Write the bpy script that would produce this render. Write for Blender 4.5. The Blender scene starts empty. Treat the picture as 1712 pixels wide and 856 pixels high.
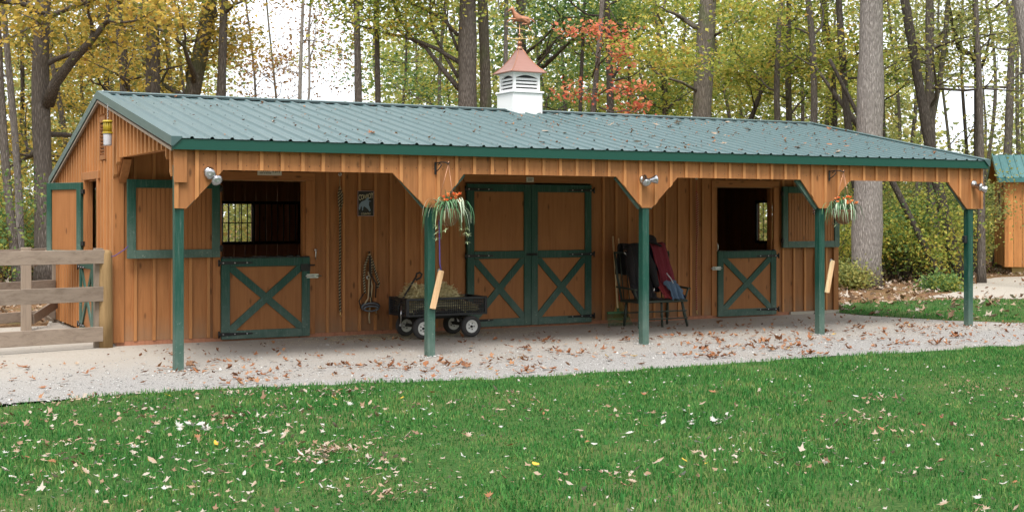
import bpy, bmesh, math, random
import numpy as np
from mathutils import Vector, Matrix, Euler
R = math.radians
random.seed(7)
RNG = np.random.default_rng(11)
S = bpy.context.scene
COL = S.collection

# ------------------------------------------------------------------ camera, sky, sun, exposure
AZ = 0.499            # the camera looks this far right of the barn's own depth axis (+Y)
EYE = 1.695
cam_d = bpy.data.cameras.new('camera'); cam = bpy.data.objects.new('camera', cam_d); COL.objects.link(cam)
cam.location = (0, 0, EYE); cam.rotation_euler = (R(90), 0, -AZ)
cam_d.sensor_width = 36; cam_d.lens = 2198 / 1712 * 36; cam_d.shift_y = -(428 - 359.8) / 1712
cam_d.clip_start = 0.1; cam_d.clip_end = 1500
S.camera = cam
S.view_settings.view_transform = 'Standard'; S.view_settings.look = 'None'
S.view_settings.exposure = 1.68; S.view_settings.gamma = 1.0
S.cycles.use_denoising = True
S.cycles.max_bounces = 8; S.cycles.transparent_max_bounces = 8

SUN_EL, SUN_AZ = R(60), R(-150)      # high in front of the barn, a little to the left, behind thin cloud
w = bpy.data.worlds.new('World'); S.world = w; w.use_nodes = True
nt = w.node_tree; nt.nodes.clear()
sky = nt.nodes.new('ShaderNodeTexSky'); sky.sky_type = 'NISHITA'; sky.sun_disc = False
sky.sun_elevation = SUN_EL; sky.sun_rotation = SUN_AZ; sky.air_density = 1.0; sky.dust_density = 4.0; sky.ozone_density = 1.0
tc = nt.nodes.new('ShaderNodeTexCoord'); ns = nt.nodes.new('ShaderNodeTexNoise'); ns.inputs['Scale'].default_value = 2.2
ns.inputs['Detail'].default_value = 6
mr = nt.nodes.new('ShaderNodeMapRange'); mr.inputs['From Min'].default_value = .3; mr.inputs['From Max'].default_value = .6
mr.inputs['To Min'].default_value = .85; mr.inputs['To Max'].default_value = .97
mix = nt.nodes.new('ShaderNodeMix'); mix.data_type = 'RGBA'
mix.inputs['B'].default_value = (5.2, 5.45, 5.75, 1)       # bright even cloud
bg = nt.nodes.new('ShaderNodeBackground'); bg.inputs['Strength'].default_value = .1
wo = nt.nodes.new('ShaderNodeOutputWorld')
nt.links.new(tc.outputs['Generated'], ns.inputs['Vector']); nt.links.new(ns.outputs['Fac'], mr.inputs['Value'])
nt.links.new(mr.outputs['Result'], mix.inputs['Factor']); nt.links.new(sky.outputs['Color'], mix.inputs['A'])
nt.links.new(mix.outputs['Result'], bg.inputs['Color']); nt.links.new(bg.outputs['Background'], wo.inputs['Surface'])
sd = bpy.data.lights.new('sun', 'SUN'); sun = bpy.data.objects.new('sun', sd); COL.objects.link(sun)
sd.energy = 1.5; sd.angle = R(24); sd.color = (1, .96, .9)
_sv = Vector((math.sin(SUN_AZ) * math.cos(SUN_EL), math.cos(SUN_AZ) * math.cos(SUN_EL), math.sin(SUN_EL)))
sun.rotation_euler = _sv.to_track_quat('Z', 'Y').to_euler()

# ------------------------------------------------------------------ materials
MATS = {}
class NB:
    def __init__(s, name):
        s.m = bpy.data.materials.new(name); s.m.use_nodes = True; s.t = s.m.node_tree; s.n = s.t.nodes
        s.b = s.n['Principled BSDF']; s.out = s.n['Material Output']; MATS[name] = s.m
    def node(s, kind, **kw):
        n = s.n.new(kind)
        for k, v in kw.items():
            if k in n.inputs: n.inputs[k].default_value = v
            else: setattr(n, k, v)
        return n
    def link(s, a, b): s.t.links.new(a, b)
    def ramp(s, fac, stops, interp='LINEAR'):
        r = s.n.new('ShaderNodeValToRGB'); r.color_ramp.interpolation = interp
        e = r.color_ramp.elements
        while len(e) < len(stops): e.new(.5)
        for i, (p, c) in enumerate(stops): e[i].position = p; e[i].color = (*c, 1) if len(c) == 3 else c
        s.link(fac, r.inputs['Fac']); return r
    def math(s, op, a, b=None, c=None):
        n = s.n.new('ShaderNodeMath'); n.operation = op
        for i, v in enumerate((a, b, c)):
            if v is None: continue
            if isinstance(v, (int, float)): n.inputs[i].default_value = v
            else: s.link(v, n.inputs[i])
        return n.outputs[0]
    def mixc(s, fac, a, b, mode='MIX'):
        n = s.n.new('ShaderNodeMix'); n.data_type = 'RGBA'; n.blend_type = mode
        for k, v in (('Factor', fac), ('A', a), ('B', b)):
            if isinstance(v, (int, float)): n.inputs[k].default_value = v
            elif isinstance(v, tuple): n.inputs[k].default_value = (*v, 1) if len(v) == 3 else v
            else: s.link(v, n.inputs[k])
        return n.outputs['Result']
    def coords(s, scale=(1, 1, 1), shift=True, space='Object'):
        tc = s.n.new('ShaderNodeTexCoord'); v = tc.outputs[space]
        if space == 'World':
            pass
        if shift:
            oi = s.n.new('ShaderNodeObjectInfo'); m = s.math('MULTIPLY', oi.outputs['Random'], 61.0)
            a = s.n.new('ShaderNodeVectorMath'); a.operation = 'ADD'; s.link(v, a.inputs[0]); s.link(m, a.inputs[1]); v = a.outputs[0]
        mp = s.n.new('ShaderNodeMapping'); mp.inputs['Scale'].default_value = scale; s.link(v, mp.inputs['Vector'])
        return mp.outputs['Vector']
    def noise(s, vec, scale=1, detail=4, rough=.55, dist=0):
        n = s.node('ShaderNodeTexNoise', Scale=scale, Detail=detail, Roughness=rough, Distortion=dist)
        s.link(vec, n.inputs['Vector']); return n.outputs['Fac']
    def bump(s, h, strength=.3, dist=.01):
        b = s.node('ShaderNodeBump', Strength=strength, Distance=dist); s.link(h, b.inputs['Height'])
        s.link(b.outputs['Normal'], s.b.inputs['Normal'])
    def rand(s):
        return s.n.new('ShaderNodeObjectInfo').outputs['Random']

def wood(name, base, dark, axis='z', rough=.6, knots=True, var=.22, grain=1.0, knotc=None, splash=False):
    b = NB(name)
    sc = {'z': (9, 9, .7), 'x': (.7, 9, 9), 'y': (9, .7, 9)}[axis]
    v = b.coords(sc)
    g = b.noise(v, 2.2, 6, .6, .6)
    fine = b.noise(b.coords(tuple(k * 5 if k > 1 else k * 2 for k in sc)), 3, 3, .6)
    g2 = b.math('ADD', b.math('MULTIPLY', g, .75), b.math('MULTIPLY', fine, .25))
    c = b.ramp(g2, [(.3, dark), (.5, base), (.72, tuple(min(1, k * 1.22) for k in base))]).outputs['Color']
    big = b.noise(b.coords((.9, .9, .6)), 1.3, 2)
    c = b.mixc(b.math('MULTIPLY', big, .35 * grain), c, tuple(k * .62 for k in base))
    if knots:
        ks = {'z': (7, 7, 2.6), 'x': (2.6, 7, 7), 'y': (7, 2.6, 7)}[axis]
        vo = b.node('ShaderNodeTexVoronoi', Scale=1.0); b.link(b.coords(ks), vo.inputs['Vector'])
        kf = b.ramp(vo.outputs['Distance'], [(.06, (1, 1, 1)), (.16, (0, 0, 0))]).outputs['Color']
        c = b.mixc(b.math('MULTIPLY', kf, .75), c, knotc or tuple(k * .35 for k in dark))
    if splash:      # mud thrown up by rain on the lowest hand's breadth
        tz = b.n.new('ShaderNodeTexCoord'); sp = b.n.new('ShaderNodeSeparateXYZ'); b.link(tz.outputs['Object'], sp.inputs[0])
        lo = b.node('ShaderNodeMapRange'); lo.inputs['From Min'].default_value = .34; lo.inputs['From Max'].default_value = .0; b.link(sp.outputs['Z'], lo.inputs['Value'])
        sn = b.noise(b.coords((9, 9, 9)), 3, 5, .7)
        c = b.mixc(b.math('MULTIPLY', b.math('MULTIPLY', lo.outputs[0], sn), 1.1), c, (.22, .15, .095))
    hsv = b.node('ShaderNodeHueSaturation')
    b.link(c, hsv.inputs['Color'])
    b.link(b.math('ADD', b.math('MULTIPLY', b.rand(), var), 1 - var / 2), hsv.inputs['Value'])
    b.link(hsv.outputs['Color'], b.b.inputs['Base Color'])
    b.b.inputs['Roughness'].default_value = rough; b.b.inputs['Specular IOR Level'].default_value = .3
    b.bump(g2, .35, .004)
    return b.m

STAIN = (.345, .142, .049); STAIN_D = (.23, .084, .025)
wood('stain_v', STAIN, STAIN_D, 'z', var=.32); wood('stain_h', STAIN, STAIN_D, 'x'); wood('stain_y', STAIN, STAIN_D, 'y')
wood('stain_wall', STAIN, STAIN_D, 'z', var=.34, splash=True)
wood('batten_stain_lit', (.45, .20, .072), (.33, .13, .04), 'z', knots=False)  # board stain made paler: light caught by batten edges is painted into the colour
wood('panel_stain', (.33, .135, .046), (.26, .098, .03), 'z', knots=True, var=.1)
wood('inner_wood', (.40, .175, .10), (.25, .10, .055), 'z')
wood('shed_wood', (.55, .235, .075), (.40, .155, .045), 'z', var=.3)
wood('raw_pine', (.66, .43, .24), (.52, .30, .14), 'z', knots=False)
wood('pale_wood', (.66, .50, .29), (.52, .37, .18), 'z', knots=False)
wood('grey_wood', (.27, .213, .168), (.165, .122, .092), 'x', rough=.85, knots=False, var=.25)
wood('grey_wood_v', (.265, .208, .16), (.16, .12, .09), 'z', rough=.85, knots=False, var=.25)
wood('round_post', (.27, .175, .08), (.17, .105, .042), 'z', rough=.8, knots=False)
wood('skid_wood', (.52, .40, .18), (.36, .26, .1), 'x', rough=.8)

def paint(name, col, rough=.5, spec=.4, metal=0, nscale=6, namt=.25, wear=None, bump=.05):
    b = NB(name)
    v = b.coords((1, 1, 1))
    n = b.noise(v, nscale, 5)
    c = b.mixc(b.math('MULTIPLY', n, namt), col, tuple(k * .55 for k in col))
    if wear:
        wn = b.noise(v, 26, 5, .7)
        wf = b.ramp(wn, [(.60, (0, 0, 0)), (.70, (1, 1, 1))]).outputs['Color']
        tcz = b.n.new('ShaderNodeTexCoord'); sp = b.n.new('ShaderNodeSeparateXYZ'); b.link(tcz.outputs['Object'], sp.inputs[0])
        low = b.node('ShaderNodeMapRange'); low.inputs['From Min'].default_value = .75; low.inputs['From Max'].default_value = 0
        b.link(sp.outputs['Z'], low.inputs['Value'])
        f = b.math('MULTIPLY', wf, b.math('ADD', b.math('MULTIPLY', low.outputs[0], .55), .10))
        c = b.mixc(f, c, wear)
        c = b.mixc(b.math('MULTIPLY', b.math('MULTIPLY', low.outputs[0], n), .5), c, (.28, .33, .29))
        gr = b.ramp(b.noise(b.coords((26, 26, 1.4)), 2, 4, .7), [(.52, (0, 0, 0)), (.72, (1, 1, 1))]).outputs['Color']
        c = b.mixc(b.math('MULTIPLY', gr, .16), c, wear)
    b.link(c, b.b.inputs['Base Color'])
    b.b.inputs['Roughness'].default_value = rough; b.b.inputs['Specular IOR Level'].default_value = spec
    b.b.inputs['Metallic'].default_value = metal
    b.bump(b.noise(v, 60, 3), bump, .003)
    return b.m
paint('green_paint', (.006, .058, .040), .5, wear=(.34, .38, .35))
paint('green_trim', (.005, .060, .042), .45, namt=.2)
paint('black_iron', (.012, .012, .013), .5)
paint('black_plastic', (.016, .017, .02), .45)
paint('grey_plastic', (.055, .055, .07), .5)
paint('white_paint', (.82, .82, .82), .5, namt=.06)
paint('louver_dark', (.035, .035, .04), .7)
paint('steel', (.55, .55, .56), .3, metal=1)
paint('chrome', (.42, .42, .44), .25, metal=1, namt=.1)
paint('rubber', (.045, .042, .042), .85, namt=.5)
paint('rim_white', (.66, .65, .62), .5, namt=.25)
paint('copper', (.37, .195, .155), .42, metal=.55, namt=.3, nscale=4)
paint('copper_dark', (.42, .22, .14), .4, metal=.75)
paint('copper_bright', (.42, .19, .11), .35, metal=.7)
paint('brass', (.68, .48, .2), .4, metal=.6)
paint('sign_cream', (.62, .55, .38), .6)
paint('sign_black', (.02, .019, .02), .5)
paint('sign_blue', (.22, .31, .42), .5)
paint('sign_pink', (.5, .33, .33), .5)
paint('sign_white', (.66, .63, .55), .6)
paint('yellow_plastic', (.46, .34, .03), .4)
paint('white_plastic', (.5, .5, .53), .4)
paint('rope_tan', (.42, .33, .2), .9)
paint('rope_dark', (.035, .028, .024), .9)
paint('rope_red', (.34, .05, .045), .9)
paint('rope_purple', (.085, .055, .21), .8)
paint('leather', (.05, .03, .02), .6)
paint('halter_blue', (.14, .17, .2), .8)
paint('cloth_black', (.018, .016, .018), .95)
paint('cloth_maroon', (.17, .022, .035), .95)
paint('cloth_navy', (.02, .02, .05), .95)
paint('cloth_denim', (.11, .17, .25), .95)
paint('cloth_red', (.24, .03, .035), .95)
paint('bench_paint', (.035, .045, .035), .55)
paint('rake_green', (.055, .13, .055), .5)
paint('straw_broom', (.42, .27, .09), .9)
paint('coir', (.17, .09, .045), .95)
paint('flower_orange', (.85, .25, .09), .6, namt=.4)
paint('flower_peach', (.9, .42, .18), .6)
paint('leaf_green', (.05, .15, .06), .55)
paint('leaf_white', (.44, .52, .38), .55); paint('leaf_mid', (.12, .24, .11), .55)
paint('leaf_pale', (.42, .50, .28), .6)
paint('concrete', (.40, .36, .30), .9)
b = NB('lens_glass'); b.b.inputs['Base Color'].default_value = (.38, .38, .40, 1); b.b.inputs['Roughness'].default_value = .12
b.b.inputs['Metallic'].default_value = .55
b.bump(b.noise(b.coords((1, 1, 1)), 90, 2), .3, .004)

# roof metal: painted teal-green sheet, glossy, faint grime
def roofmetal(name, col):
    b = NB(name)
    v = b.coords((1, .35, 1)); n = b.noise(v, 3.0, 5); n2 = b.noise(b.coords((14, 2, 14)), 1.5, 4)
    c = b.mixc(b.math('MULTIPLY', n, .35), col, tuple(min(1, k * 1.5 + .012) for k in col))
    c = b.mixc(b.math('MULTIPLY', n2, .18), c, (.2, .22, .2))
    b.link(c, b.b.inputs['Base Color'])
    r = b.math('ADD', b.math('MULTIPLY', n, .16), .30); b.link(r, b.b.inputs['Roughness'])
    b.b.inputs['Specular IOR Level'].default_value = .62
    b.bump(b.noise(b.coords((3, 1, 3)), 2, 2), .12, .02)
roofmetal('roof_metal', (.028, .072, .076)); roofmetal('shed_roof_metal', (.02, .13, .135))

def bark(name, light, dark, vs=1.0, moss=0):
    b = NB(name)
    v = b.coords((6 * vs, 6 * vs, .9 * vs))
    n = b.noise(v, 2.3, 7, .68, .8)
    vo = b.node('ShaderNodeTexVoronoi', Scale=2.6, feature='DISTANCE_TO_EDGE'); b.link(b.coords((5 * vs, 5 * vs, .8 * vs)), vo.inputs['Vector'])
    h = b.math('ADD', b.math('MULTIPLY', n, .7), b.math('MULTIPLY', vo.outputs['Distance'], .8))
    c = b.ramp(h, [(.26, tuple(k * .55 for k in dark)), (.42, dark), (.72, light)]).outputs['Color']
    pn = b.noise(b.coords((1, 1, .5)), 1.6, 4)
    c = b.mixc(b.math('MULTIPLY', pn, .5), c, tuple(k * .7 for k in light))
    if moss:
        mf = b.ramp(b.noise(b.coords((1.2, 1.2, .8)), 1.7, 5), [(.5, (0, 0, 0)), (.62, (moss, moss, moss))]).outputs['Color']
        c = b.mixc(mf, c, (.10, .13, .045))
    b.link(c, b.b.inputs['Base Color']); b.b.inputs['Roughness'].default_value = .95
    b.b.inputs['Specular IOR Level'].default_value = .1
    b.bump(h, 1.0, .05)
bark('bark_grey', (.44, .395, .365), (.20, .175, .16), 2.4)
bark('bark_brown', (.25, .215, .19), (.10, .083, .07), 2.3)
bark('bark_dark', (.16, .135, .115), (.06, .05, .042), 2.3)
bark('bark_moss', (.27, .235, .195), (.11, .092, .075), 2.2, moss=.45)
bark('bark_birch', (.52, .49, .45), (.26, .23, .21), .8)

def leafmat(name, cols, trans=.5, vscale=.35):
    b = NB(name)
    g = b.n.new('ShaderNodeNewGeometry')
    tc = b.n.new('ShaderNodeTexCoord')
    n = b.noise(tc.outputs['Object'], vscale, 3)
    f = b.math('ADD', b.math('MULTIPLY', g.outputs['Random Per Island'], .72), b.math('MULTIPLY', b.math('SUBTRACT', n, .5), 1.1))
    f = b.math('ADD', f, .14)
    k = len(cols)
    c = b.ramp(f, [(i / (k - 1) * .9 + .05, cc) for i, cc in enumerate(cols)]).outputs['Color']
    b.link(c, b.b.inputs['Base Color']); b.b.inputs['Roughness'].default_value = .6; b.b.inputs['Specular IOR Level'].default_value = .25
    tr = b.n.new('ShaderNodeBsdfTranslucent'); b.link(c, tr.inputs['Color'])
    mx = b.n.new('ShaderNodeMixShader'); mx.inputs[0].default_value = trans
    b.link(b.b.outputs[0], mx.inputs[1]); b.link(tr.outputs[0], mx.inputs[2]); b.link(mx.outputs[0], b.out.inputs['Surface'])
GOLD = [(.10, .14, .05), (.24, .24, .06), (.50, .37, .07), (.68, .48, .10), (.42, .24, .07)]
YELG = [(.07, .13, .03), (.19, .26, .05), (.36, .39, .075), (.56, .50, .10), (.46, .28, .06)]
OLIV = [(.11, .15, .05), (.20, .24, .075), (.32, .34, .105), (.48, .45, .14), (.40, .28, .09)]
GREE = [(.05, .11, .045), (.09, .18, .06), (.16, .26, .075), (.28, .34, .08), (.46, .40, .08)]
REDM = [(.5, .10, .06), (.66, .16, .10), (.72, .24, .13), (.66, .33, .13), (.6, .17, .15)]
RUST = [(.20, .09, .03), (.32, .15, .04), (.40, .22, .06), (.26, .14, .05), (.16, .10, .05)]
for nm, cc in (('leaf_gold', GOLD), ('leaf_yelgreen', YELG), ('leaf_olive', OLIV), ('leaf_dgreen', GREE), ('leaf_red', REDM), ('leaf_rust', RUST)):
    leafmat(nm, cc)
leafmat('grass_blade', [(.024, .100, .024), (.036, .150, .034), (.056, .195, .043), (.105, .25, .06), (.24, .26, .09)], .35, 1.6)
MATS['grass_blade'].node_tree.nodes['Principled BSDF'].inputs['Specular IOR Level'].default_value = .08
DEADG = [(.10, .04, .018), (.20, .075, .03), (.28, .115, .05), (.34, .18, .09), (.14, .06, .035)]
leafmat('dead_brown', DEADG, .15)
leafmat('dead_pale', [(.26, .18, .12), (.36, .31, .25), (.46, .46, .43), (.40, .33, .27), (.30, .18, .13)], .15)
leafmat('dead_yellow', [(.62, .36, .03), (.66, .42, .05), (.6, .25, .04)], .2)
leafmat('dead_mix', [(.10, .05, .03), (.24, .14, .08), (.35, .25, .17), (.42, .37, .31), (.20, .10, .06)], .15)
leafmat('hay_mat', [(.58, .50, .27), (.72, .64, .38), (.82, .75, .5), (.66, .58, .32)], .15)

def ground_mat(name):
    b = NB(name)
    v = b.coords((1, 1, 1), shift=False)
    n1 = b.noise(v, 1.1, 5); n2 = b.noise(v, 22, 5, .7)
    c = b.ramp(n2, [(.3, (.06, .035, .02)), (.5, (.19, .105, .055)), (.68, (.32, .21, .12))]).outputs['Color']
    c = b.mixc(b.ramp(n1, [(.5, (0, 0, 0)), (.66, (.6, .6, .6))]).outputs['Color'], c, (.085, .10, .035))
    b.link(c, b.b.inputs['Base Color']); b.b.inputs['Roughness'].default_value = 1; b.b.inputs['Specular IOR Level'].default_value = .05
    b.bump(n2, .8, .04)
ground_mat('forest_floor')
def gravel_mat(name):
    b = NB(name)
    v = b.coords((1, 1, 1), shift=False)
    n1 = b.noise(v, .55, 5, .6)
    vo = b.node('ShaderNodeTexVoronoi', Scale=75.0, Randomness=1.0); b.link(v, vo.inputs['Vector'])
    n2 = b.noise(v, 120, 3, .7)
    st = b.ramp(b.math('ADD', b.math('MULTIPLY', vo.outputs['Distance'], .6), b.math('MULTIPLY', n2, .5)),
                [(.2, (.40, .383, .367)), (.5, (.315, .30, .285)), (.72, (.18, .17, .16))]).outputs['Color']
    # trodden sandy strip close to the building (porch floor)
    sp = b.n.new('ShaderNodeSeparateXYZ'); tcc = b.n.new('ShaderNodeTexCoord'); b.link(tcc.outputs['Object'], sp.inputs[0])
    mr = b.node('ShaderNodeMapRange'); mr.inputs['From Min'].default_value = 12.9; mr.inputs['From Max'].default_value = 16.6
    b.link(b.math('ADD', sp.outputs['Y'], b.math('MULTIPLY', b.math('SUBTRACT', n1, .5), 3.5)), mr.inputs['Value'])
    sand = b.ramp(b.noise(v, 34, 6, .7), [(.3, (.34, .30, .25)), (.7, (.46, .415, .36))]).outputs['Color']
    c = b.mixc(b.math('MULTIPLY', mr.outputs[0], .85), st, sand)
    c = b.mixc(b.ramp(n1, [(.52, (0, 0, 0)), (.7, (.35, .35, .35))]).outputs['Color'], c, (.27, .23, .185))
    b.link(c, b.b.inputs['Base Color']); b.b.inputs['Roughness'].default_value = .95; b.b.inputs['Specular IOR Level'].default_value = .1
    b.bump(b.math('ADD', vo.outputs['Distance'], n2), .6, .012)
gravel_mat('gravel_mat')
def lawn_mat(name):
    b = NB(name)
    v = b.coords((1, 1, 1), shift=False)
    n = b.noise(v, 28, 5, .7); n1 = b.noise(v, .7, 4)
    c = b.ramp(n, [(.3, (.024, .058, .016)), (.55, (.05, .105, .028)), (.78, (.14, .135, .05))]).outputs['Color']
    c = b.mixc(b.ramp(n1, [(.5, (0, 0, 0)), (.7, (.5, .5, .5))]).outputs['Color'], c, (.17, .145, .065))
    b.link(c, b.b.inputs['Base Color']); b.b.inputs['Roughness'].default_value = 1; b.b.inputs['Specular IOR Level'].default_value = .05
    b.bump(n, .8, .03)
lawn_mat('lawn_mat')
paint('pebble_mat', (.52, .50, .48), .9, namt=.3)
def pebble():
    b = NB('pebbles')
    g = b.n.new('ShaderNodeNewGeometry')
    c = b.ramp(g.outputs['Random Per Island'], [(0, (.18, .17, .16)), (.5, (.34, .33, .315)), (1, (.52, .51, .49))]).outputs['Color']
    b.link(c, b.b.inputs['Base Color']); b.b.inputs['Roughness'].default_value = .9
pebble()

# ------------------------------------------------------------------ mesh helpers
class MB:
    def __init__(s): s.v = []; s.f = []; s.mi = []; s.smooth = []
    def add(s, vs, fs, mi=0, smooth=False):
        o = len(s.v); s.v += [tuple(p) for p in vs]
        for f in fs: s.f.append(tuple(o + i for i in f)); s.mi.append(mi); s.smooth.append(smooth)
        return s
    def box(s, x0, x1, y0, y1, z0, z1, mi=0, M=None, c=0):
        if c > 0: vs, fs = cbox(x0, x1, y0, y1, z0, z1, c)
        else:
            vs = [(x, y, z) for x in (x0, x1) for y in (y0, y1) for z in (z0, z1)]
            fs = [(0, 1, 3, 2), (4, 6, 7, 5), (0, 4, 5, 1), (2, 3, 7, 6), (0, 2, 6, 4), (1, 5, 7, 3)]
        if M is not None: vs = [M @ Vector(p) for p in vs]
        return s.add(vs, fs, mi)
    def bar(s, p, q, wdt, th, up=(0, 0, 1), mi=0, c=0):
        p = Vector(p); q = Vector(q); d = q - p; L = d.length; d.normalize()
        u = Vector(up); sd_ = d.cross(u)
        if sd_.length < 1e-4: sd_ = d.cross(Vector((1, 0, 0)))
        sd_.normalize(); n = sd_.cross(d)
        M = Matrix((sd_, d, n)).transposed().to_4x4(); M.translation = p
        return s.box(-wdt / 2, wdt / 2, 0, L, -th / 2, th / 2, mi, M, c)
    def tube(s, pts, rad, sides=8, mi=0, cap=True, smooth=True):
        pts = [Vector(p) for p in pts]; n = len(pts)
        if isinstance(rad, (int, float)): rad = [rad] * n
        prev = None; vs = []
        for i, p in enumerate(pts):
            d = (pts[min(i + 1, n - 1)] - pts[max(i - 1, 0)])
            if d.length < 1e-9: d = Vector((0, 0, 1))
            d.normalize()
            if prev is None:
                a = Vector((1, 0, 0)) if abs(d.x) < .8 else Vector((0, 1, 0)); a = (a - d * a.dot(d)).normalized()
            else:
                a = prev - d * prev.dot(d)
                a = a.normalized() if a.length > 1e-6 else d.orthogonal().normalized()
            prev = a; bb = d.cross(a)
            for k in range(sides):
                t = 2 * math.pi * k / sides; vs.append(p + (a * math.cos(t) + bb * math.sin(t)) * rad[i])
        fs = [(i * sides + k, i * sides + (k + 1) % sides, (i + 1) * sides + (k + 1) % sides, (i + 1) * sides + k) for i in range(n - 1) for k in range(sides)]
        if cap: fs += [tuple(range(sides))[::-1], tuple((n - 1) * sides + k for k in range(sides))]
        return s.add(vs, fs, mi, smooth)
    def lathe(s, prof, sides=20, M=None, mi=0, smooth=True, ring=False):
        vs = []; 
        for r, z in prof:
            for k in range(sides):
                t = 2 * math.pi * k / sides; p = Vector((r * math.cos(t), r * math.sin(t), z)); vs.append(M @ p if M is not None else p)
        n = len(prof)
        fs = [(i * sides + k, i * sides + (k + 1) % sides, (i + 1) * sides + (k + 1) % sides, (i + 1) * sides + k) for i in range(n - 1) for k in range(sides)]
        if ring: fs += [((n - 1) * sides + k, (n - 1) * sides + (k + 1) % sides, (k + 1) % sides, k) for k in range(sides)]
        else: fs += [tuple(range(sides))[::-1], tuple((n - 1) * sides + k for k in range(sides))]
        return s.add(vs, fs, mi, smooth)
    def prism(s, poly, axis, a, b, mi=0):
        """poly: (u, z) outline; axis 'y': u = x, extruded y a..b; axis 'x': u = y, extruded x a..b"""
        n = len(poly)
        f = (lambda u, z, t: (u, t, z)) if axis == 'y' else (lambda u, z, t: (t, u, z))
        vs = [f(u, z, a) for u, z in poly] + [f(u, z, b) for u, z in poly]
        fs = [tuple(range(n)), tuple(range(2 * n - 1, n - 1, -1))] + [(i, n + i, n + (i + 1) % n, (i + 1) % n) for i in range(n)]
        return s.add(vs, fs, mi)
    def mesh(s, name):
        me = bpy.data.meshes.new(name); me.from_pydata(s.v, [], s.f)
        me.polygons.foreach_set('material_index', s.mi); me.polygons.foreach_set('use_smooth', s.smooth)
        me.update(); 
        bm = bmesh.new(); bm.from_mesh(me); bmesh.ops.recalc_face_normals(bm, faces=bm.faces); bm.to_mesh(me); bm.free()
        return me
    def build(s, name, mats, parent=None, loc=(0, 0, 0), rot=(0, 0, 0)):
        return link(name, s.mesh(name), mats, parent, loc, rot)
def cbox(x0, x1, y0, y1, z0, z1, c):
    X = (x0, x1); Y = (y0, y1); Z = (z0, z1); vs = []; idx = {}
    for i in (0, 1):
        for j in (0, 1):
            for k in (0, 1):
                sx, sy, sz = (1 - 2 * i) * c, (1 - 2 * j) * c, (1 - 2 * k) * c
                for a in range(3):
                    p = [X[i] + sx, Y[j] + sy, Z[k] + sz]; p[a] = (X[i], Y[j], Z[k])[a]
                    idx[i, j, k, a] = len(vs); vs.append(tuple(p))
    fs = []
    for a in range(3):
        o = [t for t in range(3) if t != a]
        for sgn in (0, 1):
            q = []
            for u, v in ((0, 0), (0, 1), (1, 1), (1, 0)):
                ijk = [0, 0, 0]; ijk[a] = sgn; ijk[o[0]] = u; ijk[o[1]] = v; q.append(idx[(*ijk, a)])
            fs.append(tuple(q))
        for u in (0, 1):
            for v in (0, 1):
                e = []
                for t in (0, 1):
                    ijk = [0, 0, 0]; ijk[a] = t; ijk[o[0]] = u; ijk[o[1]] = v; e.append(ijk)
                fs.append((idx[(*e[0], o[0])], idx[(*e[0], o[1])], idx[(*e[1], o[1])], idx[(*e[1], o[0])]))
    for i in (0, 1):
        for j in (0, 1):
            for k in (0, 1): fs.append(tuple(idx[i, j, k, a] for a in range(3)))
    return vs, fs
def link(name, me, mats=None, parent=None, loc=(0, 0, 0), rot=(0, 0, 0)):
    o = bpy.data.objects.new(name, me); COL.objects.link(o)
    if mats and not len(me.materials):
        for m in ([mats] if isinstance(mats, str) else mats): me.materials.append(MATS[m])
    if parent: o.parent = parent
    o.location = loc; o.rotation_euler = rot
    return o
def tag(o, label, cat, group=None, kind=None):
    if label: o['label'] = label
    if cat: o['category'] = cat
    if group: o['group'] = group
    if kind: o['kind'] = kind
    return o
def thing(name, label, cat, loc=(0, 0, 0), rz=0, group=None):
    o = bpy.data.objects.new(name, None); COL.objects.link(o); o.location = loc; o.rotation_euler = (0, 0, rz)
    o.empty_display_size = .1
    return tag(o, label, cat, group)
def dup(root, loc, rot=None, label=None):
    def cp(o, par):
        c = o.copy(); COL.objects.link(c)
        if par: c.parent = par
        for ch in o.children: cp(ch, c)
        return c
    r = cp(root, None); r.location = loc
    if rot is not None: r.rotation_euler = rot
    if label: r['label'] = label
    return r
def arrays(name, V, F, mat, parent=None, smooth=False, loc=(0, 0, 0)):
    me = bpy.data.meshes.new(name); V = np.asarray(V, np.float32); F = np.asarray(F, np.int32); k = F.shape[1]
    me.vertices.add(len(V)); me.vertices.foreach_set('co', V.ravel())
    me.loops.add(F.size); me.loops.foreach_set('vertex_index', F.ravel())
    me.polygons.add(len(F)); me.polygons.foreach_set('loop_start', np.arange(0, F.size, k, dtype=np.int32))
    me.polygons.foreach_set('loop_total', np.full(len(F), k, np.int32))
    me.update(calc_edges=True); me.validate()
    return link(name, me, mat, parent, loc)
C_, S_ = math.cos(AZ), math.sin(AZ)
def spot(px, q):       # ground point seen at photo column px, q metres in front of the camera
    r = (px - 856) / 2198 * q
    return Vector((r * C_ + q * S_, -r * S_ + q * C_, 0))
def pix(px, py, q):
    p = spot(px, q); p.z = EYE + (359.8 - py) * q / 2198; return p

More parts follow.
